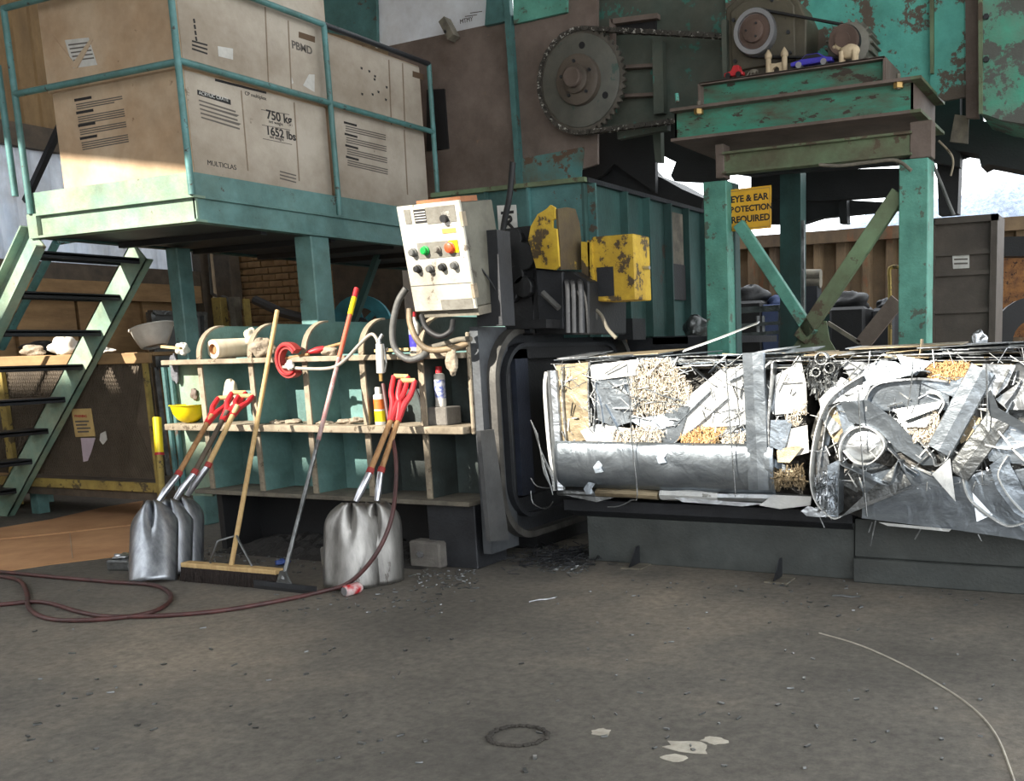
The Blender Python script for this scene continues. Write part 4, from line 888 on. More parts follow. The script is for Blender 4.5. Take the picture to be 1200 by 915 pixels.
G().prism([c+V((x, -.03, z)) for x, z in ((-.07, .015), (-.07, .04), (-.02, .05), (0, .085), (.04, .085), (.05, .05), (.07, .04), (.07, .015))], (0, .06, 0)).build('body', RED, t_, bevel=.004)
for x in (-.04, .04): G().cyl(c+V((x, -.036, .02)), c+V((x, .036, .02)), .02, n=10).build('wheel', RUB, t_)
c = tp(910, 80)
t_ = thing('toy_castle', 'beige toy castle gate with two towers on the motor tray', 'toy', c)
for x in (-.06, .06):
    G().lathe(c+V((x, 0, 0)), Z, [(.024, 0), (.02, .01), (.02, .1), (.027, .105), (.027, .125), (.012, .15), (.002, .165)], 12).build('tower', BEIGE, t_, smooth=40)
G().prism([c+V((x, -.012, z)) for x, z in ((-.06, 0), (-.06, .075), (-.04, .065), (0, .06), (.04, .065), (.06, .075), (.06, 0), (.025, 0), (.022, .03), (0, .042), (-.022, .03), (-.025, 0))], (0, .024, 0)).build('gate_wall', BEIGE, t_)
c = tp(883, 83)
t_ = thing('toy_insect', 'small grey toy figure beside the toy castle', 'toy', c); G().sph(c+V((0, 0, .03)), (.035, .02, .018)).build('body', DUST, t_, smooth=60)
for k in range(4): G().cyl(c+V((-.03+k*.02, -.01, .03)), c+V((-.045+k*.03, -.025, 0)), .004, n=5).build('leg', DUST, t_)
c = tp(992, 68)
t_ = thing('bear_figurine', 'pale bear figurine sitting upright below the motor', 'figurine', c)
g = G().sph(c+V((.02, 0, .07)), (.075, .04, .05)).sph(c+V((-.05, 0, .115)), (.035, .03, .032)).sph(c+V((-.085, 0, .11)), (.018, .016, .014)).sph(c+V((-.035, -.018, .145)), .011, 8, 6).sph(c+V((-.035, .018, .145)), .011, 8, 6)
for x, y in ((-.03, -.022), (-.03, .022), (.06, -.022), (.06, .022)): g.cyl(c+V((x, y, 0)), c+V((x, y, .07)), .017, .021, n=8)
g.build('body', mat('bear_cream', (208, 190, 158), (186, 168, 138), 18, rough=.85), t_, smooth=60)

# ================================================================== BACKGROUND YARD
ct = thing('scrap_container', 'rusty ribbed scrap container behind the motor stand', 'container', (-2, 13, 0))
g = G(); x = -9.0; ZC = 2.75
def cprof(u, v):
    x = -9+u*14; ph = (x/.32) % 1; d = .09 if .15 < ph < .55 else 0
    return V((x, 13-d, ZC*v))
g.grid(cprof, 360, 1).build('ribbed_side', RUSTM, ct)
G().box((-9, 12.86, ZC-.12), (5, 13.1, ZC+.04)).build('top_rail', RUSTM, ct); G().box((-9, 13.05, 0), (5, 15.5, .2)).build('container_floor', RUSTM, ct)
g = G()
rnd = random.Random(4); hts = [[rnd.random() for _ in range(60)] for _ in range(14)]
def pile(u, v):
    x = -4.6+u*4.3; e = math.sin(math.pi*u)**.6*math.sin(math.pi*v)**.5; bump_ = .9*math.exp(-((u-.75)/.22)**2)+.62*math.exp(-((u-.3)/.25)**2)
    return V((x, 13.2+v*2.2, ZC-.1+e*bump_*.95+.12*hts[int(v*13)][int(u*59)]*e))
g.grid(pile, 60, 13); o = g.build('scrap_heap', SCRAPM, smooth=25); tag(o, 'pale blue heap of scrap in the rusty container', 'scrap heap', kind='stuff')
lc = thing('steel_locker', 'dark steel plate cabinet beside the right green post', 'cabinet', PY(1130, 400, 8.1)*1)
lc.location.z = 0
a, b = PY(1091, 255, 8.1), PY(1169, 262, 8.1); zt3 = PY(1130, 253, 8.1).z
G().box((a.x, 8.16, 0), (b.x, 8.5, zt3)).build('body', LOCK, lc)
for x0, x1, z0, z1 in ((a.x, a.x+.03, 0, zt3), (b.x-.05, b.x, 0, zt3), (a.x, b.x, zt3-.05, zt3)): G().box((x0, 8.1, z0), (x1, 8.16, z1)).build('frame_edge', LOCK, lc)
for y in (296, 320, 364): zz = PY(1130, y, 8.15).z; G().box((a.x+.03, 8.12, zz-.018), (b.x-.05, 8.16, zz+.018)).build('cross_strip', LOCK, lc)
sg2 = thing('locker_label', 'small white label on the dark steel cabinet', 'label', PY(1126, 306, 8.15))
G().prism([PY(x, y, 8.157) for x, y in ((1116, 297), (1136, 297), (1136, 314), (1117, 315))], (0, -.004, 0)).build('card', PAPER, sg2)
for k in range(2): G().prism([PY(x, y+k*5, 8.152) for x, y in ((1118, 303), (1134, 302.5), (1134, 304.5), (1118, 305))], (0, -.001, 0)).build('print_line', PRINTG, sg2)
tag(ring(PY(1212, 400, 9.5), V((.2, -.98, 0)).normalized(), .2, .4, .3).build('loader_tyre', RUB, smooth=40), 'dark round tyre at the right behind the bale', 'tyre')
pl2('green_skip', 'dark green skip behind the brace gusset', 'skip', [(965, 368), (1060, 362), (1060, 430), (965, 430)], 10.5, 1.2, HOPG)
pl2('rust_sheet', 'mottled rusty sheet behind the steel cabinet', 'sheet', [(1168, 300), (1215, 300), (1215, 395), (1168, 395)], 11.5, .1, mat('orange_rust', (150, 104, 58), (92, 60, 40), 12, rough=.9, chip=(60, 40, 32), chip_at=.58, chip_s=25))
pl2('dark_bar', 'dark horizontal bar right of the steel cabinet', 'bar', [(1168, 278), (1215, 276), (1215, 300), (1168, 300)], 11.0, .3, BLACK)
rk = thing('metal_rack', 'grey steel rack with slotted rails between the posts', 'rack', PY(890, 400, 9.2)); rk.location.z = 0
for y0, y1 in ((361, 368), (380, 384), (391, 395)): 
    a, b = PY(858, (y0+y1)/2, 9.2), PY(916, (y0+y1)/2-4, 9.2); G().beam(a, b, .05, (y1-y0)*.008).build('rack_rail', ALUD, rk)
for x in (888, 894): a = PY(x, 370, 9.2); G().tube([a, a+V((0, 0, -.2))], .018, 6).build('rack_hook', ALUD, rk)
for x in (862, 914): a = PY(x, 362, 9.22); G().box((a.x-.02, 9.22, 0), (a.x+.02, 9.27, a.z)).build('rack_leg', ALUD, rk)
for k, (x, y, r_, m, nm, lb) in enumerate(((872, 345, .17, BLACK, 'engine_block', 'dark engine block behind the rack'), (903, 352, .1, mat('denim_blue', (70, 84, 120), rough=.9), 'blue_drum', 'blue drum behind the slotted rack'), (992, 352, .16, BLACK, 'engine_part', 'dark machine part before the rusty container'), (1034, 356, .1, DARK, 'machine_part', 'grey machine part beside the yellow handle'))):
    c = PY(x, y, 10.2); o = thing(nm, lb, 'machine part', (c.x, c.y, 0))
    G().box((c.x-r_*1.2, c.y, 0), (c.x+r_*1.2, c.y+.4, c.z-r_*.4)).build('block', m, o, bevel=.03)
    lump('casting', None, None, V((c.x, c.y+.2, c.z-r_*.1)), (r_*1.1, r_*.8, r_*.7), m, o, seed=90+k)
pk = thing('pipe_stack', 'two short dusty pipe ends stacked on a stand beside the dark column', 'pipes', PY(952, 340, 10.8)); pk.location.z = 0
for y in (322, 331): a, b = PY(942, y, 10.8), PY(962, y, 10.8); G().cyl(a, b, .06, n=12).build('pipe', DUST, pk, smooth=40)
a, b = PY(944, 336, 10.8), PY(960, 336, 10.8); G().box((a.x, 10.72, 0), (b.x, 10.88, a.z)).build('stand', DARK, pk)
yh = G().tube([PY(x, y, 9.5) for x, y in ((1043, 560), (1043, 352), (1042, 320), (1045, 313), (1056, 313))], .02, 7, smooth=4).build('bent_bar', YELW); tag(yh, 'yellow bent handle bar behind the right post', 'handle')
for k, (a, b, m, lb) in enumerate((((970, 378), (1008, 402), DUST, 'pale thin strut sloping behind the gusset'), ((1052, 352), (1010, 404), BROWN, 'brown diagonal strut before the green skip'))):
    tag(G().beam(PY(*a, 7.6), PY(*b, 7.6), .04, .03 if k == 0 else .12, ref=V((0, 1, 0)).cross(PY(*b, 7.6)-PY(*a, 7.6))).build('back_strut', m), lb, 'strut')
lump('plastic_bag', 'crumpled clear plastic bag beside the left green post', 'bag', PY(815, 385, 7.2), (.1, .08, .1), ALUD, seed=31)
sl = G().box((PY(738, 390, 7.0).x, 6.95, 1.2), (-2.95, 7.1, 1.42)).build('rear_guide_beam', DARK); tag(sl, 'dark beam along the back of the bale', 'beam')

# ================================================================== BALE BED
bd = thing('bale_bed', 'long dark steel bed under the two bales', 'bale bed', (-1.5, 5.9, 0))
G().box((-3.26, 5.43, 0), (-1.495, 6.5, .33)).build('front_section', BED, bd, bevel=.004)
G().box((-3.4, 5.38, .33), (-1.495, 6.5, .405)).build('top_plate', DARK, bd, bevel=.004)
G().prism([V((-3.4, 5.38, .33)), V((-1.5, 5.38, .33)), V((-1.5, 5.43, .29)), V((-3.34, 5.43, .29))], (0, .01, 0)).build('skirt', DARK, bd)
G().box((-1.485, 5.40, .14), (1.5, 6.5, .36)).build('rear_section', BED, bd, bevel=.004)
G().box((-1.485, 5.36, 0), (1.5, 6.5, .14)).build('rear_plinth', BED, bd, bevel=.006)
for x, y in ((746, 662), (913, 678)):
    c = PZ(x, y); k = thing('angle_clip', 'small steel angle clip on the floor near the '+('shavings heap' if x < 800 else 'joint of the bed'), 'clip', c, 'two floor clips')
    c.y = min(c.y, 5.39); k.location = c
    G().prism([c+V((0, -.12, 0)), c+V((0, .035, .0)), c+V((0, .035, .12)), c+V((0, 0, .12)), c+V((0, -.09, .02))], (.008, 0, 0)).build('web', DARK, k)
    G().box(c+V((-.05, -.12, 0)), c+V((.09, .03, .008))).build('foot', DUST, k)

# ================================================================== BALES
def bale_core(par, x0, x1, y0, y1, z0, z1, seed):
    rnd = random.Random(seed); bm = bmesh.new(); bmesh.ops.create_cube(bm, size=1)
    bmesh.ops.subdivide_edges(bm, edges=bm.edges, cuts=13, use_grid_fill=True)
    for v in bm.verts:
        k = .028
        v.co = V((x0+(v.co.x+.5)*(x1-x0)+rnd.uniform(-k, k), y0+(v.co.y+.5)*(y1-y0)+rnd.uniform(-k, k), z0+(v.co.z+.5)*(z1-z0)+rnd.uniform(-k, k)))
    g = G(); bm.verts.ensure_lookup_table(); g.v = [v.co.copy() for v in bm.verts]; g.f = [tuple(v.index for v in f.verts) for f in bm.faces]; bm.free()
    return g.build('compressed_core', BALEC, par)
def sliver_field(bale, n, m, seed):
    rnd = random.Random(seed); x0, x1, y0, y1, z0, z1 = bale.b; g = G()
    for i in range(n):
        p = V((rnd.uniform(x0+.1, x1-.05), y0-rnd.uniform(.0, .05), rnd.uniform(z0+.32 if bale is not None and x1 < -1 else z0+.2, z1-.02))); a = rnd.uniform(0, 3.14); L = rnd.uniform(.03, .16)
        q = p+V((math.cos(a)*L, rnd.uniform(-.02, .03), math.sin(a)*L*.8)); q.z = min(q.z, z1+.02)
        g.beam(p, q, rnd.uniform(.002, .014), rnd.uniform(.002, .006), ref=V((0, 1, 0)).cross(q-p))
    o = g.build('scrap_slivers', m, bale.t); o['kind'] = 'stuff'
class Bale:
    def __init__(s, label, x0, x1, y0, y1, z0, z1, seed):
        s.t = thing('scrap_bale', label, 'bale', ((x0+x1)/2, (y0+y1)/2, z0), 'baled aluminium scrap on the bed')
        s.b = (x0, x1, y0, y1, z0, z1); s.rnd = random.Random(seed); s.Y = y0
        bale_core(s.t, x0+.05, x1-.04, y0+.06, y1-.06, z0+.04, z1-.05, seed)
    def sheet(s, pts, off, m, tx=0, tz=0, th=.004, name='scrap_sheet', bow=0):
        ps = [PY(x, y, s.Y-off) for x, y in pts]; c = sum(ps, V((0, 0, 0)))/len(ps)
        ps = [p+V((0, tx*(p.x-c.x)+tz*(p.z-c.z), 0)) for p in ps]
        if not bow: return G().prism(ps, (0, th, 0)).build(name, m, s.t)
        # bowed sheet: fan with raised centre rings
        g = G(); n = len(ps); vs = []; fs = []
        ks = (1, .8, .55, .28)
        for k in ks:
            for p in ps: vs.append(c+(p-c)*k-V((0, bow*(1-k*k), 0)))
        vs.append(c-V((0, bow, 0)))
        for r_ in range(len(ks)-1):
            for i in range(n): j = (i+1) % n; fs.append((r_*n+i, r_*n+j, r_*n+n+j, r_*n+n+i))
        for i in range(n): fs.append(((len(ks)-1)*n+i, (len(ks)-1)*n+(i+1) % n, len(ks)*n))
        return g.add(vs, fs).build(name, m, s.t, smooth=50, solid=.004)
    def band(s, pts, off, width, m, th=.005, sm=5, name='scrap_strip', skew=(0, 0)):
        ps = [PY(x, y, s.Y-off) for x, y in pts]
        if sm: ps = crv(ps, sm)
        return G().ribbon(ps, (skew[0], width, skew[1]), th).build(name, m, s.t, smooth=40)
    def strap(s, a, b, w_, off, m, tw=0, lift=0, name='scrap_strip'):
        """long flat strip lying against the front face, with a turned-up edge"""
        A, B_ = PY(*a, s.Y-off), PY(*b, s.Y-off); d = (B_-A).normalized(); n = V((d.z, 0, -d.x)); g = G()
        prof = [(-w_/2, .012), (-w_/2+.006, 0), (0, -.004-lift), (w_/2-.006, 0), (w_/2, .014)]
        for q0, q1_ in zip(prof, prof[1:]):
            g.hexa([A+n*q0[0]+V((0, q0[1], 0)), B_+n*q0[0]+V((0, q0[1]+tw, 0)), B_+n*q0[0]+V((0, q0[1]+tw+.004, 0)), A+n*q0[0]+V((0, q0[1]+.004, 0)),
                    A+n*q1_[0]+V((0, q1_[1], 0)), B_+n*q1_[0]+V((0, q1_[1]+tw, 0)), B_+n*q1_[0]+V((0, q1_[1]+tw+.004, 0)), A+n*q1_[0]+V((0, q1_[1]+.004, 0))])
        return g.build(name, m, s.t)
    def wire(s, pts, off=.05, r=.004):
        return G().tube([PY(x, y, s.Y-off) for x, y in pts], r, 5, smooth=3).build('baling_wire', ALUD, s.t)
    def filler(s, n, mats):
        x0, x1, y0, y1, z0, z1 = s.b; rnd = s.rnd
        for i in range(n):
            face = rnd.choice('fffft') if i % 5 else 't'
            k = rnd.choice((3, 4, 4, 5)); a0 = rnd.uniform(0, 6.28); rx, rz = rnd.uniform(.05, .2), rnd.uniform(.02, .1); rot = rnd.uniform(0, 3.14)
            pts = []
            for j in range(k):
                t = a0+2*math.pi*j/k+rnd.uniform(-.3, .3); u, v = rx*math.cos(t), rz*math.sin(t)
                pts.append((u*math.cos(rot)-v*math.sin(rot), u*math.sin(rot)+v*math.cos(rot)))
            ta, tb = rnd.uniform(-.35, .35), rnd.uniform(-.35, .35)
            if face == 'f':
                c = V((rnd.uniform(x0+.08, x1-.08), y0+rnd.uniform(.0, .04), rnd.uniform(z0+.16, z1-.06)))
                ps = [c+V((u, ta*u+tb*v, v)) for u, v in pts]; vec = (0, .004, 0)
            else:
                c = V((rnd.uniform(x0+.1, x1-.1), rnd.uniform(y0+.05, y1-.1), z1-rnd.uniform(0.0, .04)))
                ps = [c+V((u*1.6, v*2.2, .12*(ta*u+tb*v))) for u, v in pts]; vec = (0, 0, .004)
            m_ = rnd.choice(mats)
            if i % 3 == 0 and face == 'f':      # curled strip, edge on
                L = rnd.uniform(.1, .25); cv_ = rnd.uniform(-6, 6); ps2 = []; p = c.copy(); an = rot
                for j in range(8): ps2.append(p.copy()); p += V((math.cos(an), 0, math.sin(an)))*(L/7); an += cv_*L/7
                G().ribbon(ps2, (0, rnd.uniform(.04, .09), 0), .005).build('scrap_strip', m_, s.t)
                for v in ps2: pass
            else: G().prism(ps, vec).build('scrap_sheet', m_, s.t)
    def curls(s, px, off, n, m, name, size=.02):
        xs = [p[0] for p in px]; ys = [p[1] for p in px]; g = G(); rnd = s.rnd; cnt = 0
        def inside(x, y):
            r = False; j = len(px)-1
            for i in range(len(px)):
                xi, yi = px[i]; xj, yj = px[j]
                if (yi > y) != (yj > y) and x < (xj-xi)*(y-yi)/(yj-yi)+xi: r = not r
                j = i
            return r
        while cnt < n:
            x, y = rnd.uniform(min(xs), max(xs)), rnd.uniform(min(ys), max(ys))
            if not inside(x, y): continue
            cnt += 1; p = PY(x, y, s.Y-off-rnd.uniform(0, .02)); e = Euler((rnd.uniform(0, 6), rnd.uniform(0, 6), rnd.uniform(0, 6)))
            g.obox(p, (size*rnd.uniform(.5, 2.2), size*rnd.uniform(.1, .35), .0015), e)
        o = g.build(name, m, s.t); o['kind'] = 'stuff'; return o
    def top_layers(s, n, zlo, zhi):
        x0, x1, y0, y1, z0, z1 = s.b; rnd = s.rnd
        for i in range(n):
            x = rnd.uniform(x0-.02, x1-.2); L = rnd.uniform(.2, .7); x_ = min(x+L, x1+.03); y = y0+rnd.uniform(-.02, .12); d = rnd.uniform(.15, .5); z = rnd.uniform(zlo, zhi)
            m_ = rnd.choice((ALU, ALUB, ALUW, ALUD, ALUT, ALU)); t1_, t2_ = rnd.uniform(-.025, .025), rnd.uniform(-.02, .03)
            G().hexa([V((x, y, z)), V((x_, y+rnd.uniform(-.02, .03), z+t1_)), V((x_, y+d, z+t1_+t2_)), V((x, y+d, z+t2_)), V((x, y, z+.005)), V((x_, y, z+t1_+.005)), V((x_, y+d, z+t1_+t2_+.005)), V((x, y+d, z+t2_+.005))]).build('layered_sheet', m_, s.t)

B1 = Bale('first aluminium scrap bale emerging from the collar with a smooth lower sheet', -3.43, -1.73, 5.3, 6.4, .43, 1.27, 21)
B1.filler(60, (ALU, ALUW, ALUD, ALUT, ALUB, ALUW))
B1.top_layers(64, 1.215, 1.3)
B1.sheet([(651, 428), (692, 424), (690, 515), (660, 520), (655, 470)], .012, ALUT, tx=-.03)
B1.band([(640, 436), (638, 455), (641, 500), (645, 540), (650, 575)], .03, .14, ALUW, th=.02, skew=(-.03, 0))
B1.strap((646, 434), (655, 574), .075, .028, ALU, lift=.01)
B1.band([(659, 432), (659, 470), (663, 520)], .03, .06, ALU, th=.008)
B1.band([(690, 424), (689, 460), (691, 500)], .03, .06, ALUD, th=.01)
B1.sheet([(691, 428), (748, 421), (748, 439), (694, 446)], .03, ALUW, tz=.08)
B1.sheet([(697, 446), (746, 440), (748, 492), (720, 500), (702, 492)], .016, ALUB, tx=.1)
B1.sheet([(680, 505), (700, 497), (738, 502), (765, 508), (760, 522), (690, 522)], .022, ALUW)
B1.sheet([(738, 492), (795, 482), (788, 500), (760, 506)], .03, ALUB, tz=.15)
B1.sheet([(800, 470), (845, 432), (876, 428), (876, 498), (838, 500), (800, 512), (788, 520), (780, 505)], .02, ALUW, tx=.02)
B1.sheet([(760, 520), (782, 480), (808, 475), (798, 510), (786, 522)], .028, ALUB, tx=-.1)
B1.curls([(738, 440), (752, 422), (782, 420), (802, 440), (812, 455), (800, 478), (770, 486), (742, 486)], .015, 1500, CURL, 'shredded_patch', .02)
B1.curls([(715, 505), (760, 498), (780, 506), (772, 521), (720, 522)], .026, 450, CURL, 'shredded_patch', .02)
B1.curls([(796, 512), (820, 500), (850, 502), (838, 520), (800, 524)], .026, 520, FOAM, 'foam_patch', .02)
B1.curls([(846, 512), (874, 506), (874, 520), (846, 522)], .026, 220, CURL, 'shredded_patch', .02)
for pts in ([(693, 447), (702, 470), (706, 500)], [(697, 446), (697, 480), (694, 505)], [(708, 474), (722, 500), (732, 514)], [(712, 447), (735, 462), (760, 470)], [(722, 503), (717, 522)], [(755, 455), (778, 464), (800, 470)], [(745, 475), (775, 470), (800, 476)], [(806, 425), (822, 440), (838, 452)],
            [(784, 523), (815, 500), (852, 466)], [(826, 521), (850, 506), (876, 496)], [(846, 520), (856, 508), (864, 498)], [(790, 500), (812, 478), (832, 458)], [(830, 437), (842, 424)], [(853, 447), (872, 438)], [(866, 466), (868, 455), (872, 446)]):
    B1.band(pts, .04, .035, B1.rnd.choice((ALU, ALUD, ALUB)), th=.006, sm=3)
B1.strap((882, 413), (889, 574), .135, .065, ALUB, lift=.004)
B1.band([(896, 430), (904, 424), (904, 440), (900, 500), (902, 560)], .055, .07, ALU, th=.012)
B1.sheet([(908, 440), (930, 428), (938, 418), (945, 450), (946, 482), (908, 486)], .02, ALUW, tx=-.05)
B1.sheet([(904, 492), (928, 492), (918, 530), (903, 522)], .05, ALUB, tx=.3)
B1.sheet([(915, 505), (946, 498), (948, 530), (912, 540)], .025, ALUW)
B1.sheet([(910, 528), (930, 522), (940, 524), (926, 542), (912, 541)], .05, ALUT, tz=.2)
B1.curls([(918, 486), (944, 470), (946, 490), (930, 500)], .03, 90, CURL, 'shredded_patch', .02)
B1.curls([(904, 556), (940, 545), (945, 570), (908, 572)], .03, 260, ALUT, 'crumpled_patch', .03)
# smooth lower sheet, gently rounded under
zl = [PY(770, y, 5.27).z for y in (518, 528, 545, 562, 574)]
ylo = (5.25, 5.235, 5.235, 5.25, 5.275)
xa, xb = PY(652, 548, 5.25).x, PY(907, 548, 5.25).x
g = G(); rnd = random.Random(77)
def low(u, v):
    k = v*4; i = min(int(k), 3); f_ = k-i; z = zl[i]*(1-f_)+zl[i+1]*f_; y = ylo[i]*(1-f_)+ylo[i+1]*f_
    dent = .012*math.sin(u*23+1)*math.sin(v*5)*math.exp(-((u-.45)/.2)**2*2)
    return V((xa+(xb-xa)*u, y+dent, z-.02*u*0))
g.grid(low, 50, 8); g.build('smooth_sheet', ALUB, B1.t, smooth=60, solid=.005)
for (x, y) in ((701, 545), (775, 534), (690, 570)):
    B1.sheet([(x-5, y+2), (x-1, y-5), (x+6, y-3), (x+3, y+3), (x+6, y+8), (x-2, y+9)], .075, ALUB, tx=.3, tz=.2)
for x0, x1, y, r_, m in ((700, 772, 577, .028, ALUT), (776, 842, 579, .036, ALUW), (842, 950, 582, .03, ALU), (655, 700, 577, .02, ALUD)):
    G().tube([PY(x0, y, 5.3), PY((x0+x1)/2, y+1, 5.28), PY(x1, y+2+(x1-x0)*.02, 5.3)], r_, 8, smooth=3).build('rolled_scrap', m, B1.t)
for (pts, m) in (([(790, 583), (860, 588), (900, 590), (870, 593), (800, 588)], ALU), ([(905, 580), (950, 582), (950, 592), (915, 596), (890, 592)], ALUW), ([(660, 580), (720, 583), (700, 588)], ALUD)): B1.sheet(pts, .06, m, tz=.3)
B1.wire([(735, 425), (738, 470), (741, 520), (747, 580), (740, 586), (726, 593), (712, 594)], .1); B1.wire([(850, 420), (853, 460), (857, 515), (862, 582)], .1)
for k in range(6): B1.wire([(622+k*1.5, 492+k*3), (630+k, 515+k*4), (638+(k % 3)*3, 540+k*5), (648, 560+k*4)], .03+.01*k, .004)
B1.wire([(622, 575), (625, 590), (640, 596), (648, 588)], .05); B1.wire([(622, 560), (630, 570), (648, 572)], .05)

B2 = Bale('second aluminium scrap bale of bent strips beside the first', -1.72, .45, 5.2, 6.3, .37, 1.28, 22)
B2.filler(80, (ALU, ALUB, ALUD, ALUB, ALU, ALUT))
B2.top_layers(70, 1.22, 1.315)
B2.sheet([(1012, 558), (1060, 545), (1105, 556), (1130, 560), (1205, 548), (1230, 640), (1190, 631), (1120, 621), (1010, 607)], .012, ALUB, tx=.0)
B2.sheet([(985, 606), (1068, 568), (1050, 542), (1035, 560)], .03, ALUD, tz=.1)
B2.sheet([(990, 604), (1070, 570), (1082, 566), (1010, 590)], .045, ALU, tz=-.1)
B2.sheet([(960, 468), (985, 442), (1008, 452), (1016, 470), (1016, 480), (985, 470), (962, 478)], .04, ALU, tz=.1)
B2.sheet([(986, 470), (1018, 468), (1050, 492), (1098, 546), (1080, 546), (1052, 528), (1030, 505), (1012, 498), (996, 494)], .055, ALUB, tz=-.12, tx=.05)
B2.sheet([(972, 478), (985, 474), (992, 500), (980, 520), (966, 500)], .02, ALUT)
B2.sheet([(980, 474), (1000, 474), (1006, 490), (990, 512)], .03, ALUB, tx=.2)
circ = [(1010+28*math.cos(t), 519+22*math.sin(t)) for t in [2*math.pi*i/16 for i in range(16)]]
B2.sheet(circ, .03, ALU, bow=.03)
B2.band([(984, 540), (984, 522), (994, 506), (1010, 500), (1026, 506), (1036, 520), (1030, 534), (1016, 544), (1000, 541), (988, 528)], .09, .06, ALUW, th=.006)
B2.sheet([(1017, 478), (1017, 464), (1026, 452), (1044, 447), (1100, 443), (1112, 452), (1112, 480), (1060, 484)], .035, ALUB, tz=-.05)
B2.band([(1015, 482), (1016, 464), (1026, 451), (1046, 446), (1080, 444), (1110, 447)], .075, .05, ALU, th=.01)
B2.sheet([(1010, 430), (1030, 422), (1050, 424), (1075, 438), (1046, 444), (1020, 452), (1012, 470)], .04, ALUB, tx=-.1, tz=.15)
B2.sheet([(985, 424), (1012, 424), (1022, 430), (1008, 460), (998, 446)], .025, ALU)
B2.sheet([(1050, 416), (1092, 424), (1074, 440), (1060, 432)], .045, ALUB, tz=.2)
B2.curls([(1086, 430), (1110, 424), (1136, 426), (1134, 440), (1112, 448), (1090, 442)], .02, 600, FOAM, 'foam_patch', .02)
B2.sheet([(1080, 448), (1120, 446), (1132, 440), (1148, 436), (1130, 470), (1110, 462)], .04, ALUB, tx=.1)
B2.strap((1152, 432), (1100, 528), .135, .085, ALUB, lift=.004)
B2.strap((1172, 488), (1122, 556), .13, .07, ALUD, lift=.004)
B2.sheet([(1152, 426), (1190, 428), (1180, 452), (1160, 470), (1150, 455)], .06, ALU, tx=.1)
B2.band([(1182, 433), (1164, 466)], .08, .04, ALUD, th=.012, sm=0)
B2.sheet([(1156, 462), (1162, 456), (1170, 478), (1206, 500), (1206, 510), (1160, 488)], .09, ALUB, tz=-.3)
B2.sheet([(1166, 468), (1206, 440), (1206, 480), (1180, 480)], .045, ALU, tx=-.15)
B2.sheet([(1093, 555), (1113, 537), (1119, 588)], .1, ALUW, tx=.3)
B2.sheet([(1160, 545), (1178, 532), (1192, 560), (1206, 590), (1206, 612), (1188, 600), (1168, 572)], .05, ALUB, tx=.15)
B2.band([(1180, 535), (1172, 548), (1170, 560), (1182, 582), (1200, 602)], .08, .05, ALUW, th=.006)
B2.band([(1128, 560), (1134, 582), (1150, 598), (1170, 612), (1184, 617), (1200, 613)], .05, .045, ALUW, th=.007)
B2.band([(1076, 515), (1092, 535), (1096, 546), (1108, 540), (1114, 528)], .09, .06, ALU, th=.006)
B2.band([(1040, 525), (1060, 545), (1075, 555)], .06, .05, ALU)
B2.band([(982, 602), (983, 548), (988, 546), (1010, 556), (1034, 568), (1044, 566), (1052, 540), (1060, 552), (1072, 560)], .1, .1, ALUB, th=.006, sm=3)
B2.band([(1010, 440), (990, 452), (970, 470), (957, 500), (950, 540), (950, 570), (958, 592), (975, 607), (984, 606)], .075, .1, ALUW, th=.007)
B2.band([(990, 470), (972, 482), (964, 520), (960, 560), (968, 590)], .05, .08, ALU, th=.006)
B2.sheet([(956, 530), (968, 522), (976, 560), (972, 600), (958, 585)], .03, ALU, tx=-.3)
B2.sheet([(970, 545), (984, 538), (982, 606), (970, 604)], .06, ALUB, tx=.25)
B2.curls([(955, 560), (975, 550), (985, 590), (972, 606), (958, 596)], .05, 160, ALU, 'crumpled_patch', .04)
B2.sheet([(1050, 486), (1100, 476), (1086, 500), (1060, 500)], .05, ALUD, tz=.4); B2.sheet([(1046, 480), (1104, 470), (1100, 478), (1062, 492)], .07, ALUW, tz=.4)
B2.curls([(1062, 500), (1096, 482), (1106, 500), (1094, 520), (1070, 515)], .03, 500, CURL, 'shredded_patch', .022)
B2.sheet([(1120, 500), (1134, 484), (1150, 490), (1140, 512), (1126, 520)], .03, ALUT); B2.sheet([(1140, 500), (1172, 484), (1206, 500), (1206, 545), (1160, 540)], .03, ALUB, tx=.1)
for pts in ([(1170, 505), (1190, 530), (1206, 545)], [(1150, 520), (1180, 526), (1206, 520)], [(1186, 470), (1176, 490)], [(1120, 475), (1132, 488)], [(1196, 445), (1186, 462), (1176, 474)], [(1085, 460), (1098, 462), (1106, 472), (1100, 484)], [(1066, 440), (1078, 434), (1090, 436)]):
    B2.band(pts, .075, .04, B2.rnd.choice((ALU, ALUW, ALUB)), th=.007, sm=3)
B2.curls([(945, 425), (965, 420), (985, 432), (975, 452), (955, 462), (948, 450)], .03, 200, ALUD, 'crumpled_patch', .04)
for c_, r_ in (((962, 420), 7), ((972, 431), 6), ((956, 436), 5)):
    B2.band([(c_[0]+r_*math.cos(t), c_[1]+r_*math.sin(t)) for t in [i*.7 for i in range(10)]], .08, .05, ALUD, th=.006, sm=2)
for pts in ([(1006, 455), (1008, 500), (1012, 560), (1016, 605)], [(1070, 420), (1068, 450), (1063, 480)], [(1156, 426), (1157, 470), (1156, 500)]): B2.wire(pts, .12)
for pts in ([(1026, 610), (1020, 640)], [(1022, 612), (1018, 624)], [(960, 605), (966, 618)], [(1080, 618), (1072, 632)], [(1146, 626), (1150, 634)], [(950, 600), (945, 598), (938, 600)]): B2.wire(pts, .02, .004)
B2.sheet([(940, 598), (948, 592), (960, 598), (975, 606), (958, 606), (946, 604)], .05, ALU, tx=.3)
B2.sheet([(1030, 612), (1115, 620), (1112, 623), (1040, 616)], .03, ALUW)
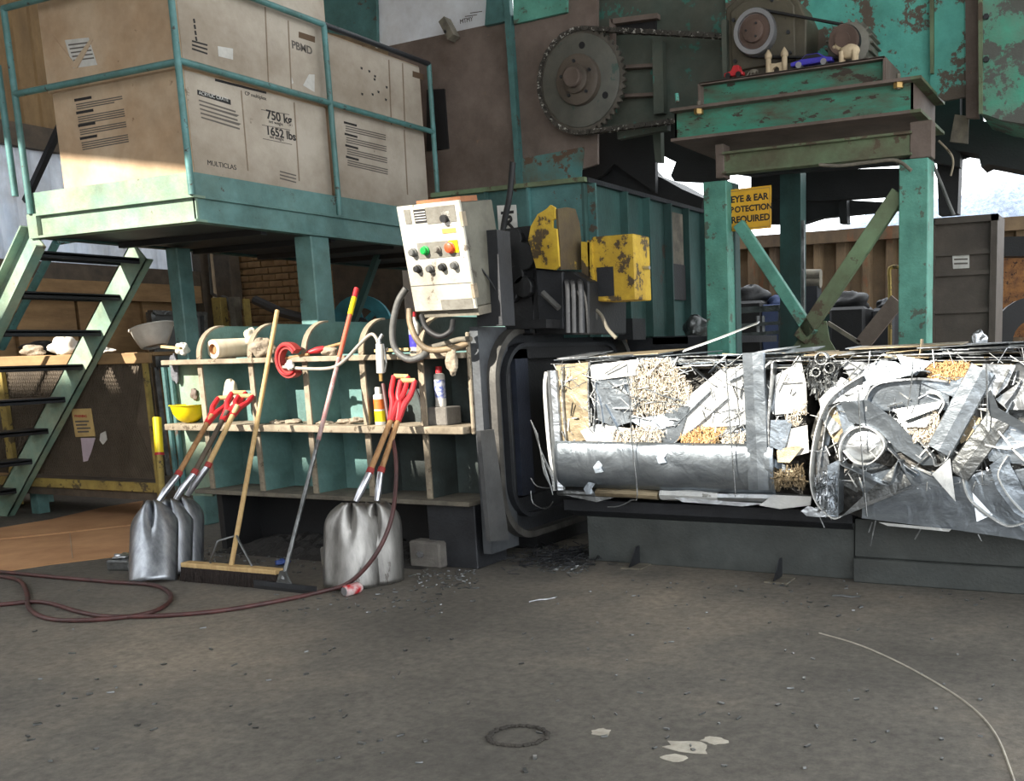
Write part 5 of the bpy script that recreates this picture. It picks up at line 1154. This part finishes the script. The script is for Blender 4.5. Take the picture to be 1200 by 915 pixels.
for b_i, (bb, n_) in enumerate(((B1, 70), (B2, 130))):
    for k, m_ in enumerate((ALU, ALUD, ALUW)): sliver_field(bb, n_, m_, 200+b_i*10+k)
lg = G().ribbon(crv([PY(x, y, 5.6) for x, y in ((800, 412), (840, 398), (870, 386), (888, 379))], 4), (.0, .03, .012), .006).build('loose_strip', ALUW); tag(lg, 'thin loose white metal strip sticking up from the first bale', 'strip')
lump('foil_scrap', 'crumpled foil standing on the second bale', 'scrap', PY(1147, 396, 5.7)+V((0, 0, -.02)), (.04, .03, .06), ALU, seed=41)

# ================================================================== TOOLS
def shovel(label, tip, top, sock, neck, grip, Yt, Yg, W, m, shaft, nrm, Hb=None):
    n = V(nrm).normalized(); P0 = PZ(*tip); P1 = PY(*top, Yt)
    t = thing('scoop_shovel', label, 'shovel', P0, 'scoop shovels leaning on the baler')
    ax = P1-P0; side = ax.cross(n).normalized(); n = side.cross(ax).normalized()
    if n.y > 0: n = -n
    def fn(u, v):
        uu = u*2-1; hw = W/2*(1 if v < .7 else math.sqrt(max(0, 1-((v-.7)/.315)**2))) if v < .995 else W*.2
        hw *= (1-.05*max(0, (.06-v)/.06)); s_ = max(0, (v-.5)/.5)
        d = .055*(1-uu*uu)-.03*abs(uu)**4-.06*s_*math.exp(-(uu/.11)**2)+.02*s_*math.exp(-((abs(uu)-.4)/.25)**2)-.05*v*v*.6
        lo = .018*(uu*uu)*(1-v)
        return P0+ax*(v*1.0+lo)+side*(uu*hw)+n*d
    G().grid(fn, 20, 20).build('blade', m, t, smooth=60, solid=.004)
    Ys = lambda k: Yt+(Yg-Yt)*k
    a = P1-ax*.07+(PY(*sock, Yt)-P1)*.25; b = PY(*sock, Ys(.18)); c = PY(*neck, Ys(.68)); e = PY(*grip, Yg)
    G().tube([a, a+(b-a)*.35+n*.01, b], [.016, .021, .019], 10).build('socket', STEELP, t, smooth=60)
    d = (c-b).normalized(); G().cyl(b-d*.005, b+d*.03, .0215, n=10).build('collar', REDD, t)
    G().tube([b, b+(c-b)*.5, c+d*.06], .0165, 10).build('shaft', shaft, t, smooth=60)
    gs = side*.042; k1, k2 = e-gs, e+gs; hh = (e-c).length
    for q_ in (k1, k2): G().tube([c-d*.02, c+(e-c)*.35+(q_-e)*.3, c+(e-c)*.62+(q_-e)*.9, q_], [.021, .02, .017, .016], 8, smooth=3).build('grip_arm', RED, t, smooth=60)
    G().cyl(k1, k2, .016, n=10).build('grip_bar', WOODP, t, smooth=60)
    return t
nn = (.62, -.75, .2)
shovel('polished scoop shovel with a brown shaft, front of three by the yellow pole', (178, 683), (179, 588), (208, 557), (244, 494), (264, 466), 4.25, 4.9, .275, SHOVEL, WOOD, nn)
shovel('scoop shovel with a black shaft between two others', (197, 676), (199, 586), (227, 555), (262, 490), (280, 460), 4.36, 4.9, .26, SHOVEL, WOODD, nn)
shovel('scoop shovel with a pale shaft, innermost of three beside the broom', (211, 671), (212, 583), (243, 547), (274, 484), (288, 464), 4.44, 4.9, .26, SHOVEL, WOODP, nn)
shovel('dusty scoop shovel in front of its pair near the steel foot', (411, 690), (412, 589), (433, 554), (459, 490), (470, 441), 4.4, 4.9, .32, SHOVELD, WOOD, (.55, -.8, .2))
shovel('dusty scoop shovel behind its pair near the steel foot', (445, 684), (440, 589), (446, 553), (467, 490), (478, 446), 4.5, 4.9, .28, SHOVELD, WOOD, (.62, -.75, .2))

# push broom
A, B_ = PZ(219, 679), PZ(330, 689); mid = (A+B_)/2
bm2 = thing('push_broom', 'push broom with a wooden handle and dark bristles leaning on the baler', 'broom', mid)
dx = (B_-A).normalized(); dn = V((dx.y, -dx.x, 0))
G().beam(A+Z*.1, B_+Z*.1, .07, .03).build('head_block', WOODP, bm2, bevel=.005)
g = G().hexa([A+dn*.04, B_+dn*.04, B_-dn*.04, A-dn*.04, A+dn*.03+Z*.088, B_+dn*.03+Z*.088, B_-dn*.03+Z*.088, A-dn*.03+Z*.088]); g.build('bristle_core', BARK, bm2)
g = G(); rnd = random.Random(3)
for i in range(420):
    k = rnd.random(); s_ = rnd.choice((-1, 1)); p = A+(B_-A)*k+dn*(s_*.031); g.beam(p+Z*.088, p+dn*(s_*rnd.uniform(.008, .02))+dx*rnd.uniform(-.012, .012)+Z*rnd.uniform(.0, .006), .003, .003, ref=dx)
o = g.build('bristles', BARK, bm2); o['kind'] = 'stuff'
hb = mid+Z*.11; ht = PY(325, 364, 5.1)
G().cyl(hb, ht, .0145, n=12).build('handle', WOODP, bm2, smooth=60)
hd = (ht-hb).normalized()
for s_ in (-1, 1): G().tube([mid+dx*(.17*s_)+Z*.12, mid+dx*(.09*s_)+Z*.26+dn*0, hb+hd*.2], .007, 7).build('brace', ALUD, bm2, smooth=60)
# floor squeegee
A, B_ = PZ(299, 689), PZ(371, 697); mid = A+(B_-A)*.48
sq = thing('floor_squeegee', 'floor squeegee with a white scuffed handle and red and yellow grip', 'squeegee', mid)
G().beam(A+Z*.035, B_+Z*.035, .012, .03).build('blade_holder', DARK, sq); G().beam(A+Z*.012, B_+Z*.012, .006, .024).build('rubber_blade', RUB, sq)
hb = mid+Z*.07; ht = PY(418, 338, 5.16); hd = (ht-hb).normalized()
dx = (B_-A).normalized()
G().prism([mid-dx*.06+Z*.045, mid+dx*.06+Z*.045, mid+dx*.02+Z*.12, mid-dx*.02+Z*.12], (0, .012, 0)).build('bracket', ALUD, sq)
L_ = (ht-hb).length
g1 = mat('scuffed_white_red', (196, 186, 180), (150, 70, 74), 4, rough=.6, chip=(150, 80, 80), chip_at=.62, chip_s=9, stretch=(3, 3, 1))
G().cyl(hb, hb+hd*(L_*.45), .0125, n=10).build('handle_lower', ALUD, sq, smooth=60); G().cyl(hb+hd*(L_*.45), hb+hd*(L_*.74), .0135, n=10).build('handle_middle', g1, sq, smooth=60)
G().cyl(hb+hd*(L_*.74), hb+hd*(L_*.90), .0145, n=10).build('handle_upper', mat('faded_red', (206, 104, 78), (190, 90, 66), 6, rough=.6), sq, smooth=60)
G().cyl(hb+hd*(L_*.90), hb+hd*(L_*.965), .017, n=12).build('grip_sleeve', YELB, sq, smooth=60); G().cyl(hb+hd*(L_*.965), hb+hd*L_, .0165, n=12).build('grip_end', RED, sq, smooth=60)
# yellow pole
t = thing('yellow_pole', 'yellow pole with a red band leaning beside the lit teal plate', 'pole', PY(192, 590, 5.0)); a, b = PY(184, 489, 5.04), PY(191, 592, 4.94)
G().cyl(b, b+(a-b)*.58, .022, n=12).build('lower_tube', YELW, t, smooth=60); G().cyl(b+(a-b)*.58, a, .03, n=12).build('upper_tube', YELB, t, smooth=60); G().cyl(b+(a-b)*.57, b+(a-b)*.6, .031, n=12).build('band', RED, t)
t.location.z = t.location.z

# ================================================================== SHELF ITEMS
zt4, zm4 = 1.35, .9
a = PY(249, 404, 5.06); a.z = zt4+.068; b = a+V((.03, .40, .012))
t = thing('stretch_film_roll', 'roll of cream stretch film with a brown core on the top ledge', 'roll', (a+b)/2)
d = (b-a).normalized(); L_ = (b-a).length
G().lathe(a, d, [(.036, 0), (.066, .0), (.068, .004), (.068, L_), (.036, L_)], 28, caps=False).build('film', FILM, t, smooth=40)
G().lathe(a+d*-.004, d, [(.036, 0), (.036, L_+.01)], 24, caps=False).build('core_tube', CORE, t, smooth=40); G().cyl(a+d*.02, a+d*.03, .0355, n=20).build('core_inside', CORE, t)
t.location = V(t.location)
lump('glove_pile', 'crumpled dusty gloves beside the stretch film roll', 'gloves', PY(302, 408, 5.0)+V((0, .04, 0)), (.085, .07, .065), CLOTH, seed=14)
lump('tan_rag', 'pale rag behind the gloves on the top ledge', 'rag', PY(295, 395, 5.15), (.05, .05, .06), FILM, seed=15)
lump('rag_on_ledge', 'small tan rag on the top ledge beside the squeegee handle', 'rag', PY(388, 412, 5.02), (.05, .05, .03), CLOTH, seed=16)
for k, (x, y) in enumerate(((345, 494), (405, 494), (418, 492), (380, 496), (325, 495))): lump('dust_lump', 'small heap of dusty scrap on the middle ledge between the fins', 'scrap', PY(x, y, 5.06)+V((0, 0, .0)), (.06, .05, .018), CLOTH, seed=50+k)['group'] = 'dust heaps on the middle ledge'
# red ring
c = PY(336, 422, 4.9); t = thing('red_ring', 'open red plastic ring hanging on the top ledge', 'ring', c); g = G()
pts = [c+V((.085*math.cos(th), .0, .095*math.sin(th)+.0)) for th in [R(35+i*14) for i in range(21)]]
g.ribbon(pts, (0, .05, 0), .045); g.build('ring_body', REDD, t, smooth=40)
G().tube([p+V((0, -.003, 0)) for p in pts], .008, 6).build('ring_edge', RED, t, smooth=60)
lump('white_tie', 'white knotted tie at the red ring', 'tie', PY(340, 428, 4.86), (.03, .02, .03), WHITE, seed=17)
cable('white_hose', 'white hose arching along the ledge past the squeegee', [PY(x, y, Y) for x, y, Y in ((332, 430, 4.88), (360, 432, 4.87), (388, 431, 4.86), (404, 422, 4.86), (420, 405, 4.88), (434, 392, 4.9), (441, 396, 4.9), (446, 410, 4.88), (455, 409, 4.9))], .011, mat('grey_white_hose', (176, 170, 160), (146, 140, 130), 9, rough=.5), 'hose')
a, b = PY(358, 414, 5.0), PY(402, 402, 5.14)
t = thing('hand_tool', 'hand tool with a red grip and wooden shaft on the top ledge', 'tool', a); G().tube([a, a+(b-a)*.3, a+(b-a)*.5], [.008, .022, .016], 8, smooth=3).build('grip', RED, t, smooth=60); G().cyl(a+(b-a)*.5, b, .011, n=8).build('shaft', WOOD, t, smooth=60)
a, b = PY(333, 420, 4.95), PY(362, 415, 4.97); tag(G().cyl(a, b, .009, n=8).build('wooden_dowel', WOOD, smooth=60), 'thin wooden dowel through the red ring', 'dowel')
for (x0, y0, x1, y1, m, lb) in ((440, 411, 480, 409, WOODP, 'pale wooden lath on the top ledge beside the conduit loop'), (505, 414, 547, 408, DUST, 'dusty bar on the top ledge under the control panel'), (190, 406, 212, 408, WOODP, 'pale wooden stick between basin and top ledge')):
    tag(G().beam(PY(x0, y0, 5.02), PY(x1, y1, 5.02), .025, .018).build('lath', m), lb, 'stick')
# hard hat
c = PY(222, 494, 5.02); c.z = zm4
t = thing('hard_hat', 'yellow hard hat lying upside down on the middle ledge', 'hard hat', c)
g = G(); g.lathe(c, Z, [(.0, .002), (.04, .006), (.075, .03), (.1, .07), (.113, .13), (.108, .13), (.094, .07), (.07, .035), (.04, .014), (.0, .01)], 26, caps=False); g.build('shell', YELB, t, smooth=60)
G().lathe(c, Z, [(.111, .122), (.122, .128), (.122, .133), (.111, .132)], 26, caps=False).build('brim', YELB, t, smooth=60)
lump('small_scrap', 'small rusty scrap piece behind the hard hat', 'scrap', PY(228, 462, 5.07), (.03, .02, .04), BROWN, seed=61)
# spray cans
def can(name, label, px, Y, z, r_, h_, mb, ml, mc, ll=(.25, .8)):
    c = PY(*px, Y); c.z = z; t = thing(name, label, 'can', c)
    G().lathe(c, Z, [(r_*.94, 0), (r_, .006), (r_, h_*.94), (r_*.8, h_*.98), (r_*.45, h_)], 20).build('can_body', mb, t, smooth=40)
    G().lathe(c, Z, [(r_*1.012, h_*ll[0]), (r_*1.012, h_*ll[1])], 20, caps=False).build('can_label', ml, t, smooth=40)
    G().lathe(c+Z*h_, Z, [(r_*.6, 0), (r_*.6, .035), (r_*.5, .042)], 16).build('cap', mc, t, smooth=40); return t, c
t, c = can('spray_can', 'spray can with yellow and orange label below the grease gun', (446, 496), 5.05, zm4, .033, .2, WHITE, YELB, WHITE, (.1, .45))
G().lathe(c, Z, [(.0337, .1), (.0337, .165)], 20, caps=False).build('can_label', mat('orange_print', (226, 110, 40), rough=.5), t, smooth=40)
bc = PY(522, 496, 5.1)
blk = G().box((bc.x-.075, 5.02, zm4), (bc.x+.075, 5.17, zm4+.115)).build('concrete_block', CONC, bevel=.006); tag(blk, 'small grey block on the middle ledge under a can', 'block')
t, c = can('solvent_can', 'white and blue aerosol can with red cap on a grey block', (517, 476), 5.09, zm4+.115, .034, .21, WHITE, mat('label_blue', (92, 106, 170), (200, 200, 206), 40, amt=.2, rough=.5), RED)
# grease gun with hanging nozzle
a, b = PY(445, 403, 4.86), PY(446, 437, 4.86); t = thing('grease_gun', 'white grease gun hanging nose down from the top ledge', 'grease gun', b)
G().cyl(a, b, .024, n=14).build('barrel', WHITE, t, smooth=60); G().cyl(b, b+Z*-.05, .012, n=10).build('nozzle', BRASS, t, smooth=60); G().tube([a, PY(444, 398, 4.86), PY(448, 392, 4.88)], .012, 7).build('lever', ALUD, t, smooth=60)
G().tube([a+V((.03, 0, .0)), PY(453, 425, 4.86), PY(451, 436, 4.86)], .006, 6).build('trigger', ALUD, t)
# small cable behind the right shovels
cable('power_cord', 'thin black cord on the bay wall behind the right shovel grips', [PY(x, y, 5.2) for x, y in ((482, 448), (490, 462), (494, 480), (494, 498))], .007, RUB)
lump('white_rag_bay', 'white rag stuffed in the bay behind the red grips', 'rag', PY(272, 462, 5.12), (.05, .05, .1), FILM, seed=71)

# ================================================================== FLOOR ITEMS
hz = .013
hp1 = [PZ(x, y)+Z*hz for x, y in ((-40, 668), (0, 672), (60, 678), (130, 684), (180, 688), (199, 698), (196, 710), (170, 722), (110, 729), (60, 728), (35, 716), (32, 698), (22, 682), (-10, 676))]
hp2 = [PZ(x, y)+Z*hz for x, y in ((-40, 716), (0, 711), (50, 708), (95, 720), (130, 725), (190, 724), (260, 718), (330, 706), (375, 696))]
up_ = [PY(x, y, Y) for x, y, Y in ((410, 682, 4.27), (440, 650, 4.35), (458, 610, 4.45), (464, 565, 4.58), (463, 530, 4.66), (457, 500, 4.74), (452, 470, 4.8), (449, 450, 4.84))]
o = G().tube(hp1, .0125, 8, smooth=6).build('air_hose_coil', HOSER, smooth=60); tag(o, 'dark red air hose loop lying on the floor beside the cardboard', 'hose')
o = G().tube(hp2+up_, .0125, 8, smooth=6).build('air_hose', HOSER, smooth=60); tag(o, 'long red air hose running from the floor up to the grease gun', 'hose')
c = PZ(413, 697)+V((0, 0, .033)); d = V((.1, .99, 0)).normalized(); t = thing('drink_can', 'red drink can lying on its side before the right shovels', 'can', c-Z*.033)
a = c-d*.055; G().lathe(a, d, [(.024, 0), (.027, .003), (.033, .012), (.033, .1), (.027, .112), (.024, .115)], 20).build('can_body', mat('can_red', (186, 30, 40), (214, 196, 196), 14, amt=.3, rough=.3, bump=0), t, smooth=40)
G().lathe(a-d*.001, d, [(.0245, 0), (.022, .003), (.004, .003)], 20).build('can_end', STEELP, t)
# cardboard sheet
t = thing('cardboard_sheet', 'flattened brown cardboard sheet with a crease on the floor', 'cardboard', PZ(80, 640))
G().prism([PZ(x, y)+Z*.001 for x, y in ((-60, 690), (0, 671), (60, 662), (151, 651), (158, 617), (60, 628), (-60, 640))], (0, 0, .006)).build('front_flap', CARDF, t)
G().prism([PZ(x, y)+Z*.001 for x, y in ((-60, 639), (60, 627), (158, 616), (168, 588), (120, 596), (60, 610), (-60, 630))], (0, 0, .012)).build('rear_flap', CARDF, t)
for x0, y0, x1, y1 in ((82, 626, 85, 655),): G().beam(PZ(x0, y0)+Z*.009, PZ(x1, y1)+Z*.009, .006, .003).build('crease', CARD, t)
# aluminium scrap block
c = PZ(136, 669); t = thing('scrap_block', 'small pressed aluminium scrap block beside the left shovels', 'scrap', c)
G().obox(c+V((0, .06, .035)), (.17, .12, .07), Euler((0, 0, .25))).build('block', ALUD, t, bevel=.01); lump('crumple', None, None, c+V((0, .06, .085)), (.06, .05, .022), ALU, t, seed=81)
# steel feet behind right shovels
for x0, x1, lb in ((468, 504, 'grey steel foot block with a bolt behind the right shovels'), (362, 396, 'dusty grey block on the floor beside the right shovels')):
    a, b = PZ(x0, 668), PZ(x1, 668); yy = max(a.y, b.y)+.04; t = thing('foot_block', lb, 'block', ((a.x+b.x)/2, yy, 0))
    G().box((a.x, yy, 0), (b.x+.05, yy+.12, .17 if x0 > 400 else .13)).build('block', CONC, t, bevel=.012)
    if x0 > 400: G().cyl(((a.x+b.x)/2, yy-.02, .09), ((a.x+b.x)/2, yy, .09), .02, n=6).build('bolt', STEELP, t)
    else: G().box((a.x+.02, yy-.006, .02), (b.x, yy, .05)).build('dust_edge', DUST, t)
dg = G(); rnd = random.Random(33); hh_ = [[rnd.random() for _ in range(61)] for _ in range(11)]
dg.grid(lambda u, v: V((-6.0+u*1.85, 4.86+v*.44, .001+(.05*v+.05*hh_[int(v*10)][int(u*60)]*min(1, 3*v))*(1-abs(2*u-1)**6)*(v > 0))), 60, 10)
o = dg.build('dirt_bank', mat('black_dirt', (52, 50, 48), (34, 33, 32), 14, rough=.9, bump=.5, chip=(120, 122, 126), chip_at=.68, chip_s=40), smooth=20); tag(o, 'dark bank of dirt and swarf under the baler frame', 'dirt', kind='stuff')
pc_ = PZ(278, 688)
g = G(); rnd = random.Random(15)
def inpoly(): pass
zones = ([(480, 560, 668, 690, 90), (225, 370, 640, 672, 160), (630, 690, 640, 672, 220), (20, 1190, 690, 905, 150), (330, 520, 690, 720, 60), (690, 1190, 680, 712, 60)])
for x0, x1, y0, y1, n in zones:
    for i in range(n):
        p = PZ(rnd.uniform(x0, x1), rnd.uniform(y0, y1))
        g.obox(p+Z*.004, (rnd.uniform(.006, .03), rnd.uniform(.004, .014), .005), Euler((rnd.uniform(-.2, .2), rnd.uniform(-.2, .2), rnd.uniform(0, 6))))
o = g.build('floor_chips', ALUD); tag(o, 'scattered small metal chips on the concrete floor', 'debris', kind='stuff')
g = G()
for i in range(420):
    a_ = rnd.gauss(0, 1); b2_ = rnd.gauss(0, 1); p = PZ(658, 654)+V((a_*.16, b2_*.17, abs(rnd.gauss(0, .02))))
    e = rnd.uniform(0, 6.28); g.beam(p, p+V((math.cos(e)*.07, math.sin(e)*.07, rnd.uniform(-.01, .02))), .006, .003)
o = g.build('shavings_pile', DARK); tag(o, 'heap of dark metal shavings below the collar', 'debris', kind='stuff')
for x, y, e in ((975, 699, .1), (620, 706, .9), (750, 640, 1.2)):
    p = PZ(x, y); o = G().ribbon([p+Z*.004+V((math.cos(e)*k*.05, math.sin(e)*k*.05, .004*(k % 2))) for k in range(4)], (.0, .02, 0.0), .004).build('metal_sliver', ALU); tag(o, 'thin bent metal sliver lying on the floor', 'scrap', 'slivers on the floor')
lump('blue_wrapper', 'small blue wrapper on the floor behind the squeegee', 'wrapper', PZ(331, 662)+Z*.02, (.05, .04, .02), mat('wrapper_blue', (60, 84, 150), rough=.5), seed=91)
